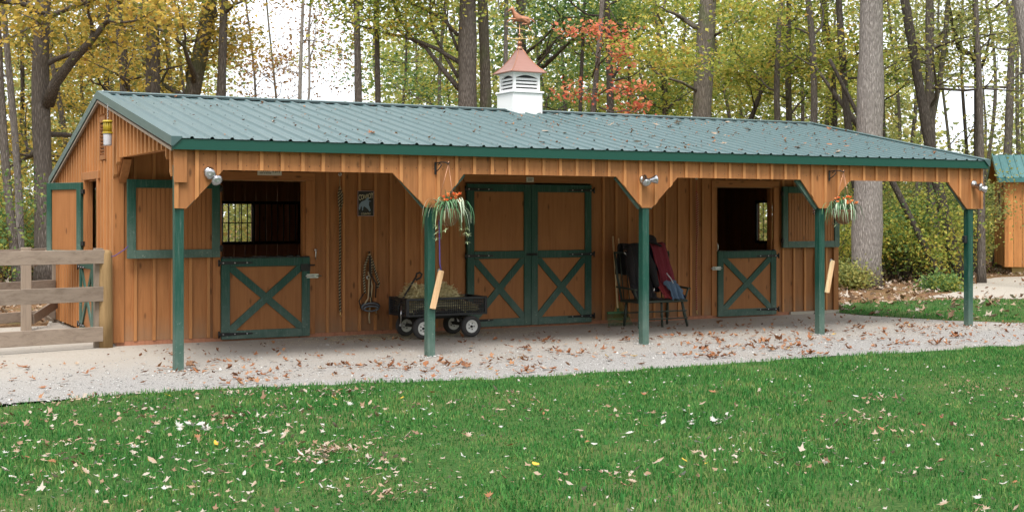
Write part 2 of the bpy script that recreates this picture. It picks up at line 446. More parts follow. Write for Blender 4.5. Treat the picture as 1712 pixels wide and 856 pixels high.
# ------------------------------------------------------------------ ground
def sheet(name, poly, z, mat, kind='structure'):
    bm = bmesh.new(); vs = [bm.verts.new((x, y, z)) for x, y in poly]; f = bm.faces.new(vs)
    bmesh.ops.triangulate(bm, faces=[f]); bmesh.ops.recalc_face_normals(bm, faces=bm.faces)
    for f in bm.faces:
        if f.normal.z < 0: f.normal_flip()
    me = bpy.data.meshes.new(name); bm.to_mesh(me); bm.free()
    o = link(name, me, mat); o['kind'] = kind; return o
sheet('ground', [(-700, -700), (700, -700), (700, 700), (-700, 700)], -.012, 'forest_floor')
def wiggle(pts, amp=.05, step=.35, seed=1):
    r = random.Random(seed); out = []
    for i in range(len(pts) - 1):
        a, b2 = Vector(pts[i]), Vector(pts[i + 1]); n = max(1, int((b2 - a).length / step))
        for k in range(n):
            p = a.lerp(b2, k / n); out.append((p.x + r.uniform(-amp, amp) * .5, p.y + r.uniform(-amp, amp)))
    out.append(tuple(pts[-1])); return out
EDGE = [(-8, 11.9), (-2, 12.3), (1.6, 12.46), (3.27, 12.70), (5.0, 12.42), (6.57, 12.02), (9.2, 12.06), (11.5, 12.0), (14.07, 11.86), (18, 11.45), (26, 10.8)]
FAR = [(26, 12.6), (20, 13.75), (16.95, 14.35), (16.35, 15.3), (15.9, 16.75)]
edge_w = sorted(wiggle(EDGE, .10, .22, 3)); far_w = wiggle(FAR, .12, .35, 4)
sheet('gravel_yard', [(x, y - .35) for x, y in EDGE] + far_w + [(15.9, 22.2), (3.6, 22.2), (3.4, 21.2), (-3, 20.6), (-8, 20.4)], -.004, 'gravel_mat')
PATH = wiggle([(20.6, 19.7), (22.2, 20.6), (24.3, 22.5), (28.2, 24.8), (44, 30)], .18, .5, 5) + [(46, 19.5)] + wiggle([(40, 18.9), (25, 18.45), (21.9, 18.5), (20.6, 19.7)], .15, .5, 6)[:-1]
sheet('gravel_path', PATH, -.003, 'gravel_mat')
LAWN = [(-8, -30), (60, -30), (60, 8)] + edge_w[::-1]
sheet('lawn', LAWN, 0.0, 'lawn_mat')
STRIP = [(15.95, 16.8)] + far_w[::-1][1:] + [(46, 10.5), (46, 18.6)] + wiggle([(40, 18.6), (25, 18.2), (21.7, 18.3), (20.2, 19.1), (17.9, 19.3), (15.95, 18.6)], .15, .4, 8)
sheet('grass_strip', STRIP, .001, 'lawn_mat')

def edge_y(x): return np.interp(x, [p[0] for p in edge_w], [p[1] for p in edge_w])
def in_poly(x, y, poly):
    ins = np.zeros(len(x), bool); n = len(poly)
    for i in range(n):
        x1, y1 = poly[i]; x2, y2 = poly[(i + 1) % n]
        c = ((y1 > y) != (y2 > y)) & (x < (x2 - x1) * (y - y1) / (y2 - y1 + 1e-12) + x1); ins ^= c
    return ins
def field(x, y, seed, sc):   # smooth value noise in 0..1
    r = np.random.default_rng(seed); out = np.zeros_like(x); amp = 0
    for o in range(3):
        for _ in range(4):
            a = r.uniform(0, 6.28); k = sc * 2 ** o * r.uniform(.7, 1.3); out += np.sin((x * np.cos(a) + y * np.sin(a)) * k + r.uniform(0, 6.28)) / 2 ** o; amp += .5 / 2 ** o
    return np.clip(.5 + out / (2.2 * amp), 0, 1)
def blades(name, x, y, h, wd, mat, label):
    n = len(x); r = RNG
    yaw = r.uniform(0, 2 * np.pi, n); lean = r.uniform(.1, .95, n) * h; la = r.uniform(0, 2 * np.pi, n)
    dx, dy = np.cos(yaw) * wd / 2, np.sin(yaw) * wd / 2
    lx, ly = np.cos(la) * lean, np.sin(la) * lean
    z0 = np.full(n, -.002)
    P = lambda a, b_, c: np.stack([a, b_, c], 1)
    v0 = P(x - dx, y - dy, z0); v1 = P(x + dx, y + dy, z0)
    mx, my, mz = x + lx * .3, y + ly * .3, h * .6
    v2 = P(mx + dx * .8, my + dy * .8, mz); v3 = P(mx - dx * .8, my - dy * .8, mz)
    v4 = P(x + lx, y + ly, h * .92 - lean * .25)
    V = np.stack([v0, v1, v2, v3, v4], 1).reshape(-1, 3)
    o = np.arange(n)[:, None] * 5
    F = np.concatenate([o + np.array([[0, 1, 2]]), o + np.array([[0, 2, 3]]), o + np.array([[3, 2, 4]])], 0)
    ob = arrays(name, V, F, mat); tag(ob, label, 'grass', kind='stuff'); return ob
def lawn_points(n, qmin, qmax, px0=-160, px1=1880):
    q = np.sqrt(RNG.uniform(qmin ** 2, qmax ** 2, n)); px = RNG.uniform(px0, px1, n); r = (px - 856) / 2198 * q
    return r * C_ + q * S_, -r * S_ + q * C_
x, y = lawn_points(430000, 6.6, 21)
wob = (field(x, y, 5, 2.3) - .5) * .22 + RNG.normal(0, .05, len(x))
keep = y < edge_y(x) + wob + .02
fall = np.clip(1.25 - np.hypot(x, y) / 26, .35, 1); keep &= RNG.uniform(0, 1, len(x)) < fall
x, y = x[keep], y[keep]; f = field(x, y, 9, 1.6); f2 = field(x, y, 17, 5)
keep = RNG.uniform(0, 1, len(x)) < .30 + .95 * f2
x, y, f = x[keep], y[keep], f[keep]
h = (.022 + .036 * f) * RNG.uniform(.5, 1.4, len(x))
blades('grass', x, y, h, RNG.uniform(.005, .010, len(x)), 'grass_blade', 'short green lawn grass in front of the gravel yard')
n = 60000; x = RNG.uniform(15.6, 34, n); y = RNG.uniform(12, 19.6, n); k = in_poly(x + RNG.normal(0, .12, n), y + RNG.normal(0, .12, n), STRIP); k &= RNG.uniform(0, 1, n) < .05 + .9 * field(x, y, 3, 1.9) ** 1.5
x, y = x[k], y[k]
blades('grass', x, y, RNG.uniform(.03, .075, len(x)), RNG.uniform(.008, .015, len(x)), 'grass_blade', 'thin grass strip mixed with leaves right of the barn')

# pebbles
n = 26000; q = np.sqrt(RNG.uniform(11.5 ** 2, 24 ** 2, n)); px = RNG.uniform(-100, 1850, n); r_ = (px - 856) / 2198 * q
x = r_ * C_ + q * S_; y = -r_ * S_ + q * C_
gp = edge_w + far_w + [(15.9, 17.3), (3.6, 17.3), (3.4, 21.2), (-3, 20.6), (-8, 20.4)]
k = in_poly(x, y, gp) & (RNG.uniform(0, 1, n) < np.clip((16.2 - y) / 2.5, .06, 1)); x, y = x[k], y[k]; n = len(x)
s_ = RNG.uniform(.004, .011, n) * np.where(RNG.uniform(0, 1, n) < .05, 2.0, 1)
oct_ = np.array([(1, 0, 0), (-1, 0, 0), (0, 1, 0), (0, -1, 0), (0, 0, .8), (0, 0, -.8)])
V = oct_[None] * s_[:, None, None] * RNG.uniform(.6, 1.4, (n, 6, 1)) + np.stack([x, y, np.zeros(n)], 1)[:, None]
F = np.array([(0, 2, 4), (2, 1, 4), (1, 3, 4), (3, 0, 4), (2, 0, 5), (1, 2, 5), (3, 1, 5), (0, 3, 5)])
F = (F[None] + (np.arange(n) * 6)[:, None, None]).reshape(-1, 3)
tag(arrays('gravel', V.reshape(-1, 3), F, 'pebbles'), 'loose pale crushed stone scattered over the yard', 'gravel', kind='stuff')

# ------------------------------------------------------------------ barn
X0, X1, YP, YW, YB = 3.66, 15.97, 14.35, 17.46, 21.75
XL, XR = 3.58, 16.04                                     # roof ends
YE, ZE, YR, ZR, YK, ZK = 14.22, 2.53, 18.17, 3.33, 21.97, 2.27   # eave, ridge, rear eave (top of sheet)
def roof_z(y): return ZE + (ZR - ZE) * (y - YE) / (YR - YE) if y <= YR else ZR + (ZK - ZR) * (y - YR) / (YK - YR)
barn = thing('horse_barn', 'long orange board and batten horse barn with green metal roof and open front porch', 'barn', (X0, YW, 0))
BO = Vector((X0, YW, 0))
def bpart(mb, name, mats, parent=barn, at=(0, 0, 0)):
    """a piece built in world coordinates, hung on the barn with its origin at `at`"""
    at = Vector(at)
    mb.v = [tuple(Vector(p) - at) for p in mb.v]
    off = at - (BO if parent is barn else Vector(parent['org']))
    o = mb.build(name, mats, parent, off); o['org'] = tuple(at); return o
MESHC = {}
def strips(axis, u0, u1, pitch, zb, zt, t0, t1, mat, name, holes=(), brk=(), gap=.006, jit=.004, seed=0, parent=barn):
    """vertical boards from u0 to u1; zb/zt functions give bottom and top; holes are (ua, ub, za, zb) openings"""
    r = random.Random(seed); n = max(1, round((u1 - u0) / pitch)); p = (u1 - u0) / n; cuts = []
    for i in range(n): cuts.append((u0 + i * p + gap / 2, u0 + (i + 1) * p - gap / 2))
    for a, b_ in cuts:
        xs = sorted({a, b_, *[h for ho in holes for h in ho[:2] if a < h < b_]})
        for a2, b2 in zip(xs[:-1], xs[1:]):
            mid = (a2 + b2) / 2; segs = [(None, None)]
            for ha, hb, hz0, hz1 in holes:
                if ha < mid < hb: segs = [(None, hz0), (hz1, None)]
            j = r.uniform(-jit, jit)
            for lo, hi in segs:
                us = sorted({a2, b2, *[k for k in brk if a2 + .004 < k < b2 - .004]})
                bot = [(u, zb(u) if lo is None else lo) for u in us]; top = [(u, zt(u) if hi is None else hi) for u in us]
                if max(t[1] - q_[1] for t, q_ in zip(top, bot)) < .02: continue
                poly = bot + top[::-1]; z0 = min(q_[1] for q_ in poly)
                key = (axis, mat, round(t1 - t0, 4), tuple((round(u - a2, 3), round(z - z0, 3)) for u, z in poly))
                if key not in MESHC:
                    m = MB().prism([(u - a2, z - z0) for u, z in poly], axis, 0, t1 - t0).mesh(name); m.materials.append(MATS[mat]); MESHC[key] = m
                loc = Vector((a2, t0 + j, z0)) if axis == 'y' else Vector((t0 + j, a2, z0))
                link(name, MESHC[key], None, parent, loc - (BO if parent is barn else Vector(parent['org'])))
def battens(axis, u0, u1, pitch, zb, zt, t0, t1, mat, name, holes=(), wdt=.04, ends=True, brk=(), seed=0):
    n = max(1, round((u1 - u0) / pitch)); p = (u1 - u0) / n
    for i in range(0 if ends else 1, n + 1 if ends else n):
        u = u0 + i * p; a, b_ = u - wdt / 2, u + wdt / 2
        if i == 0: a, b_ = u, u + wdt
        if i == n: a, b_ = u - wdt, u
        strips(axis, a, b_, wdt, zb, zt, t0, t1, mat, name, [h for h in holes if not (b_ <= h[0] or a >= h[1])], brk, gap=0, jit=.001, seed=i + seed)
# front wall
OPL, OPR, OPD = (5.03, 6.24, .02, 2.16), (13.36, 14.56, .02, 2.15), (8.73, 10.91, .02, 2.18)
fh = [OPL, OPR, OPD]
strips('y', X0, X1, .24, lambda u: .05, lambda u: roof_z(YW) - .06, YW, YW + .022, 'stain_wall', 'board', fh, seed=1)
fb = [(5.03 - .11, 6.24 + .14, 0, 2.29), (13.36 - .12, 14.56 + .12, 0, 2.28), (8.73 - .03, 10.91 + .03, 0, 2.2)]
battens('y', X0, X1, .24, lambda u: .05, lambda u: roof_z(YW) - .06, YW - .024, YW - .001, 'batten_stain_lit', 'batten', fb)
bpart(MB().box(X0, X1, YW - .012, YW + .08, -.02, .048), 'base_beam', 'inner_wood', at=(X0, YW, 0))
# porch skirt
ZSK = 2.192
post_x = [3.67, 6.695, 9.795, 12.815, 15.79]
prof = [(X0 - .06, 1.77), (3.74, 1.765), (4.15, ZSK), (6.18, ZSK), (6.615, 1.785), (6.775, 1.785), (7.12, ZSK), (9.32, ZSK), (9.72, 1.79), (9.875, 1.79), (10.29, ZSK),
        (12.41, ZSK), (12.75, 1.79), (12.895, 1.79), (13.33, ZSK), (15.28, ZSK), (15.69, 1.79), (X1 + .04, 1.79)]
def skb(u): return float(np.interp(u, [p[0] for p in prof], [p[1] for p in prof]))
bk = [p[0] for p in prof]
YS = 14.283
strips('y', XL + .03, XR - .03, .245, skb, lambda u: 2.46, YS, YS + .022, 'stain_v', 'skirt_board', (), bk, seed=2)
battens('y', XL + .03, XR - .03, .245, skb, lambda u: 2.46, YS - .020, YS - .001, 'batten_stain_lit', 'skirt_batten', (), .042, brk=bk)
bpart(MB().box(XL + .02, XL + .16, YS - .038, YS - .0215, 2.05, 2.405), 'corner_trim', 'stain_v', at=(XL, YS, 2.05))
mb = MB()
for i in range(103):
    u = XL + .12 + i * .1205
    for z in (2.25, 2.37): mb.lathe([(.0055, 0), (.0055, .003)], 6, Matrix.Translation((u + random.uniform(-.01, .01), YS - (.021 if i % 2 else .001), z + random.uniform(-.008, .008))) @ Matrix.Rotation(R(90), 4, 'X'))
bpart(mb, 'nail_heads', 'black_iron', at=(XL, YS, 2.2))['kind'] = 'stuff'
# header beam and braces behind the skirt
bpart(MB().box(X0, X1, YS + .03, YS + .12, 2.21, 2.43), 'header_beam', 'stain_h', at=(X0, YS, 2.2))
for i, x in enumerate(post_x):
    for sg in (-1, 1):
        if (i == 0 and sg < 0) or (i == 4 and sg > 0): continue
        bpart(MB().bar((x + sg * .07, 14.345, 1.80), (x + sg * .44, 14.345, 2.20), .075, .04, (0, 1, 0)), 'knee_brace', 'green_paint', at=(x, 14.35, 1.8))
    pm = MB().box(x - .05, x + .05, YP - .05, YP + .05, -.05, 2.24, c=.004)
    bpart(pm, 'post', 'green_paint', at=(x, YP, 0))
for x in post_x:
    mb = MB()
    for k in range(46):
        a = random.uniform(0, 6.283); r_ = random.uniform(.055, .14); q_ = random.uniform(.008, .02); mb.lathe([(q_ * .6, -.004), (q_, q_ * .3), (q_ * .5, q_ * .8)], 5, Matrix.Translation((x + math.cos(a) * r_, YP + math.sin(a) * r_, -.002)))
    bpart(mb, 'footing_stones', 'pebbles', at=(x, YP, 0))['kind'] = 'stuff'
# gable ends
def g_bot(y):
    return .05 if y >= YW else float(np.interp(y, [14.28, 14.42, 14.78, 17.16, YW], [2.08, 2.08, 2.43, 2.43, 2.16]))
gbk = [14.42, 14.78, 17.16, YR]
def g_top(y): return roof_z(y) - .05
GD = (18.5, 19.3, .02, 2.17)
strips('x', 14.29, YW - .02, .24, g_bot, g_top, X0, X0 + .022, 'stain_v', 'gable_board', (), gbk, seed=3)
strips('x', YW - .02 + .0, YB, .24, lambda u: .05, g_top, X0, X0 + .022, 'stain_v', 'gable_board', [GD], [YR], seed=4)
gh = [(18.40, 19.45, 0, 2.28), (17.95, 18.38, 2.42, 3.05)]
battens('x', 14.29, YW - .02, .2, g_bot, g_top, X0 - .045, X0 - .001, 'batten_stain_lit', 'gable_batten', (), .05, brk=gbk)
battens('x', YW - .02, YB, .2, lambda u: .05, g_top, X0 - .045, X0 - .001, 'batten_stain_lit', 'gable_batten', gh, .05, brk=[YR], ends=True, seed=40)
# right gable end, with a barred stall window
RW = (18.45, 19.55, 1.22, 1.92)
strips('x', 14.29, YW, .24, g_bot, g_top, X1 - .022, X1, 'stain_v', 'gable_board', (), gbk, seed=5)
strips('x', YW, YB, .24, lambda u: .05, g_top, X1 - .022, X1, 'stain_v', 'gable_board', [RW], [YR], seed=6)
battens('x', 14.29, YB, .24, lambda u: g_bot(u), g_top, X1 + .001, X1 + .018, 'batten_stain_lit', 'gable_batten', [RW], .045, brk=gbk + [YW], seed=80)
# rear wall with the left stall's window
WL = (6.24, 6.80, 1.25, 1.88)
strips('y', X0, X1, .19, lambda u: .05, lambda u: roof_z(YB) - .05, YB - .022, YB, 'inner_wood', 'rear_board', [WL], seed=7)
# corner boards where the wall turns
bpart(MB().box(X0 - .022, X0 + .09, YW - .036, YW - .019, .04, 3.08), 'corner_trim', 'stain_v', at=(X0, YW, 0))
bpart(MB().box(X0 - .04, X0 - .0215, YW - .036, YW + .11, .04, 2.16), 'corner_trim', 'stain_v', at=(X0, YW, 0))
bpart(MB().box(X1 - .09, X1 + .02, YW - .036, YW - .019, .04, 3.08), 'corner_trim', 'stain_v', at=(X1, YW, 0))
# porch end brackets and light soffit board under the end panel
for xx in (X0 + .03, X1 - .13):
    bpart(MB().box(xx, xx + .10, 14.80, 17.15, 2.44, 2.56), 'end_beam', 'stain_y', at=(xx, 14.8, 2.44))
    bpart(MB().bar((xx + .05, 17.44, 2.13), (xx + .05, 17.17, 2.42), .10, .045, (0, 0, 1)), 'end_bracket', 'stain_y', at=(xx, 17, 2.2))
    bpart(MB().bar((xx + .05, 14.42, 2.07), (xx + .05, 14.76, 2.42), .10, .045, (0, 0, 1)), 'end_bracket', 'stain_y', at=(xx, 14.5, 2.2))
# roof: decks, ribbed panels, ridge cap, rake trim, fascia
NP = 14; PW = (XR - XL) / NP
def panel(y0, z0, y1, z1):
    d = Vector((0, y1 - y0, z1 - z0)); L = d.length; d.normalize(); n = Vector((0, -d.z, d.y));
    if n.z < 0: n = -n
    pr = []
    sp = PW / 4
    for k in range(4):
        a = k * sp
        for u, hh in ((0, 0), (sp * .36, 0), (sp * .40, .004), (sp * .44, 0), (sp * .64, 0), (sp * .68, .004), (sp * .72, 0), (sp - .052, 0), (sp - .036, .021), (sp - .014, .021)): pr.append((a + u, hh))
    pr.append((PW, 0))
    vs = []
    for u, hh in pr:
        for t in (0, L): vs.append(Vector((u, 0, 0)) + d * t + n * hh)
    fs = [(2 * i, 2 * i + 2, 2 * i + 3, 2 * i + 1) for i in range(len(pr) - 1)]
    m = MB().add(vs, fs).mesh('roof_panel')
    return m
for nm, (y0, z0, y1, z1) in (('f', (YE - .04, ZE - .004, YR, ZR)), ('r', (YK, ZK, YR, ZR))):
    pm = panel(y0, z0, y1, z1); pm.materials.append(MATS['roof_metal'])
    for i in range(NP):
        link('roof_panel', pm, None, barn, Vector((XL + i * PW, y0, z0 + random.uniform(-.002, .002))) - BO)
for a, b_ in (((YE + .06, roof_z(YE + .06) - .035), (YR - .01, ZR - .03)), ((YK - .05, roof_z(YK - .05) - .035), (YR + .01, ZR - .03))):
    bpart(MB().bar((XL + .05 + (XR - XL - .1) / 2, a[0], a[1]), (XL + .05 + (XR - XL - .1) / 2, b_[0], b_[1]), XR - XL - .1, .022), 'roof_deck', 'inner_wood', at=(9.8, a[0], a[1]))
sf = (ZR - ZE) / (YR - YE); sr = (ZK - ZR) / (YK - YR)
cx0 = 9.75; cx1 = 10.33
for xa, xb in ((XL - .02, cx0 + .04), (cx1 - .03, XR + .02)):
    mb = MB()
    for sg, sl in ((-1, sf), (1, -sr)):
        vs = [(xx, YR + sg * dd, ZR + .036 - dd * sl - (.0 if dd < .16 else .016)) for xx in (xa, xb) for dd in (0, .16, .168)]
        mb.add(vs, [(0, 1, 4, 3), (1, 2, 5, 4)])
    bpart(mb, 'ridge_cap', 'roof_metal', at=(xa, YR, ZR))
    bpart(MB().box(xa + .05, xb - .05, YR - .135, YR + .135, ZR - .035, ZR + .008), 'ridge_filler', 'black_iron', at=(xa, YR, ZR))
for xx, sg in ((XL, -1), (XR, 1)):
    for a, b_, sl in ((YE - .045, YR, 0), (YK + .02, YR, 0)):
        za, zb_ = roof_z(a) + .026, ZR + .03
        mb = MB(); th = .105
        o1 = xx + sg * .03
        vs = [(xx - sg * .09, a, za), (o1, a, za), (o1, a, za - th), (xx - sg * .09, b_, zb_), (o1, b_, zb_), (o1, b_, zb_ - th),
              (xx + sg * .005, a, za - th), (xx + sg * .005, b_, zb_ - th), (xx - sg * .09, a, za - .015), (xx - sg * .09, b_, zb_ - .015)]
        mb.add(vs, [(0, 3, 4, 1), (1, 4, 5, 2), (2, 5, 7, 6), (0, 8, 9, 3), (0, 1, 2, 6, 8), (3, 9, 7, 5, 4)])
        bpart(mb, 'rake_trim', 'roof_metal', at=(xx, a, za))
        mid = .5
        bpart(MB().bar((xx + sg * .006, a + (.05 if a < YR else -.05), roof_z(a) - .115), (xx + sg * .006, b_, ZR - .108), .03, .03), 'rake_board', 'grey_wood_v', at=(xx, a, za))
bpart(MB().box(XL - .015, XR + .015, YE - .028, YE - .003, 2.405, 2.521), 'fascia', 'green_trim', at=(XL, YE, 2.4))
bpart(MB().box(XL - .0, XR + .0, YE - .002, YE + .05, 2.41, 2.50), 'fascia_backing', 'stain_h', at=(XL, YE, 2.4))
bpart(MB().box(XL, XR, YK - .03, YK, ZK - .13, ZK - .01), 'fascia', 'green_trim', at=(XL, YK, 2.1))
# screws in rows on the front slope
mb = MB()
for i in range(NP * 4):
    for t in (.05, .28, .52, .76, .95):
        y_ = YE + (YR - YE) * t; x_ = XL + (i + .28) * PW / 4
        mb.lathe([(.008, 0), (.008, .005), (.005, .008)], 6, Matrix.Translation((x_, y_, roof_z(y_) + .001)))
so = bpart(mb, 'screws', 'black_iron', at=(XL, YE, ZE)); so['kind'] = 'stuff'
# door trim
def trim_y(pieces, y0, y1, mat='stain_v'):
    for (xa, xb, za, zb_) in pieces:
        bpart(MB().box(xa, xb, y0, y1, za, zb_, c=.003), 'door_trim', mat if zb_ - za > xb - xa else 'stain_h', at=(xa, y0, za))
trim_y([(4.93, 5.03, .04, 2.17), (6.24, 6.37, .04, 2.17), (4.93, 6.37, 2.171, 2.285), (13.25, 13.36, .04, 2.16), (14.56, 14.67, .04, 2.16), (13.25, 14.67, 2.161, 2.275)], YW - .026, YW - .003)
trim_y([(8.70, 10.94, 2.19, 2.30)], YW - .026, YW - .003)
for ya, yb, za, zb_ in ((18.36, 18.46, .04, 2.19), (19.33, 19.45, .04, 2.19), (18.33, 19.50, 2.191, 2.30)):
    bpart(MB().box(X0 - .058, X0 - .002, ya, yb, za, zb_, c=.003), 'door_trim', 'stain_v', at=(X0, ya, za))
for xx in (5.03, 6.24):     # jambs
    bpart(MB().box(xx if xx < 6 else xx - .03, xx + .03 if xx < 6 else xx, YW + .024, YW + .12, .02, 2.16), 'door_jamb', 'stain_v', at=(xx, YW, 0))
for xx in (13.36, 14.56):
    bpart(MB().box(xx if xx < 14 else xx - .03, xx + .03 if xx < 14 else xx, YW + .024, YW + .12, .02, 2.15), 'door_jamb', 'stain_v', at=(xx, YW, 0))
bpart(MB().box(X0 + .023, X0 + .05, 19.27, 19.30, .02, 2.17), 'door_jamb', 'stain_v', at=(X0, 19.3, 0))

# doors ----------------------------------------------------------------------
def leaf(name, w_, h_, fr=.115, brace=None, mid=None, groove=False, hinges=(), hside=-1, panelmat='panel_stain', green='green_paint', top_worn=False):
    """a door leaf in its own frame: x 0..w, z 0..h, front face towards -y. brace = (z0, z1) box for an X."""
    e = bpy.data.objects.new(name, None); COL.objects.link(e); e.parent = barn; e.empty_display_size = .1
    mb = MB()
    if groove:
        n = max(2, round((w_ - .02) / .062)); p = (w_ - .02) / n
        for i in range(n): mb.box((.01 + i * p + .0055), .01 + (i + 1) * p - .0055, -.006, .018, .01, h_ - .01)
        mb.box(.01, w_ - .01, .001, .016, .01, h_ - .01)
    else: mb.box(.01, w_ - .01, -.004, .018, .01, h_ - .01)
    mb.build('panel', panelmat, e)
    for a, b_ in ((0, fr), (w_ - fr, w_)): MB().box(a, b_, -.03, .022, 0, h_, c=.004).build('stile', green, e)
    zs = [(0, fr), (h_ - fr, h_)] + ([(mid - fr / 2, mid + fr / 2)] if mid else [])
    for a, b_ in zs: MB().box(fr + .001, w_ - fr - .001, -.029, .0215, a, b_, c=.004).build('rail', green, e)
    if brace:
        z0, z1 = brace; x0, x1 = fr, w_ - fr; W = fr * .86
        def hexbar(p, q_, y0, y1):
            d = Vector((q_[0] - p[0], q_[1] - p[1])); L = d.length; d /= L; nn = Vector((-d.y, d.x)) * W / 2
            sx = 1 if d.x > 0 else -1; sz = 1 if d.y > 0 else -1
            px_, pz_ = p; qx, qz = q_
            dz = W / 2 / abs(d.x); dx = W / 2 / abs(d.y)
            poly = [(px_, pz_), (px_ + sx * dx, pz_), (qx, qz - sz * dz), (qx, qz), (qx - sx * dx, qz), (px_, pz_ + sz * dz)]
            MB().prism(poly, 'y', y0, y1).build('brace', green, e)
        hexbar((x0 + .001, z0 + .001), (x1 - .001, z1 - .001), -.026, -.0045)
        hexbar((x0 + .002, z1 - .002), (x1 - .002, z0 + .002), -.023, -.0047)
    for z in hinges:
        s0 = -.04 if hside < 0 else w_ + .04; s1 = .42 if hside < 0 else w_ - .42
        m = MB(); sg = 1 if s1 > s0 else -1
        m.prism([(s0, z - .022), (s0 + sg * .06, z - .024), (s1, z - .010), (s1 + sg * .014, z), (s1, z + .010), (s0 + sg * .06, z + .024), (s0, z + .022)], 'y', -.037, -.0305)
        m.tube([(s0, -.04, z - .045), (s0, -.04, z + .045)], .012, 8)
        hg = m.build('strap_hinge', ['black_iron', 'steel'], e)
        for u in (.06, .22, .39):
            xx = s0 + sg * u
            mm = Matrix.Translation((xx, -.037, z)) @ Matrix.Rotation(R(90), 4, 'X')
            hg_m = MB().lathe([(.011, 0), (.011, .003), (.005, .007)], 8, mm)
            hg_m.build('hinge_bolt', 'steel', e)
    return e
def put(e, x, y, z, rz=0): e.location = Vector((x, y, z)) - BO; e.rotation_euler = (0, 0, rz); return e
YD = YW - .03
d1 = put(leaf('dutch_door', 1.25, 1.09, brace=(.115, .975), hinges=(.07, 1.03), hside=-1), 5.035, YD - .0, .02)
mb = MB(); 
for i in range(26): 
    a = i * .0475 + .01; hh = random.uniform(.012, .036); mb.box(a, a + .045, -.033, .02, 1.088, 1.09 + hh, c=.004)
mb.build('gnawed_edge', 'black_iron', d1)
def bolt(e, x, z, sg):
    m = MB().box(min(x, x + sg * .17), max(x, x + sg * .17), -.038, -.031, z - .028, z + .028)
    m.tube([(x - sg * .02, -.048, z), (x + sg * .21, -.048, z)], .009, 8)
    m.box(x + sg * .10, x + sg * .13, -.06, -.03, z - .02, z + .02) if sg > 0 else m.box(x - .13, x - .10, -.06, -.03, z - .02, z + .02)
    m.build('latch', 'steel', e)
bolt(d1, 1.20, .83, 1)
m = MB().tube([(1.33, -.03, 1.20), (1.33, -.045, 1.17), (1.325, -.045, 1.10), (1.335, -.03, 1.06)], .008, 6).lathe([(.02, -.01), (.02, .01)], 10, Matrix.Translation((1.33, -.035, 1.19)) @ Matrix.Rotation(R(90), 4, 'X')); m.build('hook', 'steel', d1)
MB().box(1.11, 1.25, -.036, -.0305, .90, 1.0).tube([(1.24, -.05, .98), (1.31, -.05, .98)], .012, 6).build('latch_plate', 'black_iron', d1)
d2 = put(leaf('dutch_door', 1.23, 1.075, brace=(.115, .96), hinges=(.09, .99), hside=1), 13.355, YD, .02)
mb = MB()
for i in range(24):
    a = i * .05 + .01; mb.box(a, a + .047, -.033, .02, 1.073, 1.075 + random.uniform(.008, .022), c=.004)
mb.build('gnawed_edge', 'black_iron', d2)
bolt(d2, .05, .80, -1)
MB().tube([(-.02, -.03, 1.22), (-.02, -.045, 1.19), (-.015, -.045, 1.12), (-.025, -.03, 1.08)], .008, 6).build('hook', 'steel', d2)
# double doors
dl = put(leaf('barn_door', 1.078, 2.13, fr=.115, brace=(.115, 1.01), mid=1.07, hinges=(.10, 1.06, 2.05), hside=-1), 8.735, YD, .03)
dr = put(leaf('barn_door', 1.078, 2.13, fr=.115, brace=(.115, 1.01), mid=1.07, hinges=(.10, 1.06, 2.05), hside=1), 9.82, YD, .03)
MB().box(-.09, .10, -.04, -.031, 1.05, 1.09).tube([(-.06, -.05, 1.07), (.07, -.05, 1.07)], .014, 8).build('latch', 'black_iron', dr)
# upper halves, swung open
u1 = put(leaf('upper_door', 1.24, 1.03, fr=.11, groove=True), 3.772, YW - .115, 1.13, R(3.2))
u2 = put(leaf('upper_door', 1.245, 1.04, fr=.11, groove=True), 14.705, YW - .062, 1.14, R(-.8))
for e, xh in ((u1, 1.25), (u2, -.012)):
    for z in (.12, .92): MB().box(xh - .02, xh + .025, -.034, -.0, z - .03, z + .03).tube([(xh, -.03, z - .045), (xh, -.03, z + .045)], .013, 8).build('hinge', 'black_iron', e)
g1 = leaf('upper_door', .80, 1.07, fr=.10); a = Vector((3.24, 20.1, 0)); b2 = Vector((3.585, 19.385, 0))
put(g1, a.x, a.y, 1.09, math.atan2((b2 - a).y, (b2 - a).x))
for z in (.2, .94): MB().box(.80, .86, -.03, .0, z - .03, z + .03).build('hinge', 'black_iron', g1)
g2 = put(leaf('dutch_door', .98, 1.03, fr=.10, brace=(.10, .93), hinges=(.94, .12), hside=-1), X0 - .07, 19.47, .02, R(-90))
# windows
def bars_y(win, y, n, right):
    xa, xb, za, zb_ = win
    e = bpy.data.objects.new('window', None); COL.objects.link(e); e.parent = barn; e.location = Vector((xa, y, za)) - BO
    W, H = right - xa, zb_ - za
    fr = MB().box(-.04, W + .04, -.03, 0, -.05, -.001).box(-.04, W + .04, -.03, 0, H + .001, H + .05).box(-.04, -.001, -.03, 0, 0, H).box(W + .001, W + .04, -.03, 0, 0, H).box(xb - xa + .001, xb - xa + .05, -.028, -.001, 0, H)
    fr.build('frame', 'black_iron', e)
    for i in range(n):
        u = (i + .5) * W / n; MB().tube([(u, -.04, -.03), (u, -.04, H + .03)], .010, 6).build('bar', 'grey_plastic', e)
    MB().box(0, xb - xa, -.015, -.005, H * .5 - .008, H * .5 + .008).build('muntin', 'black_iron', e)
    for k in (.28, .62): MB().box((xb - xa) * k - .006, (xb - xa) * k + .006, -.004, .004, 0, H).build('muntin', 'white_paint', e)
    return e
bars_y(WL, YB - .026, 13, 7.62)
e = bpy.data.objects.new('window', None); COL.objects.link(e); e.parent = barn; e.location = Vector((X1 - .03, 18.45, 1.22)) - BO
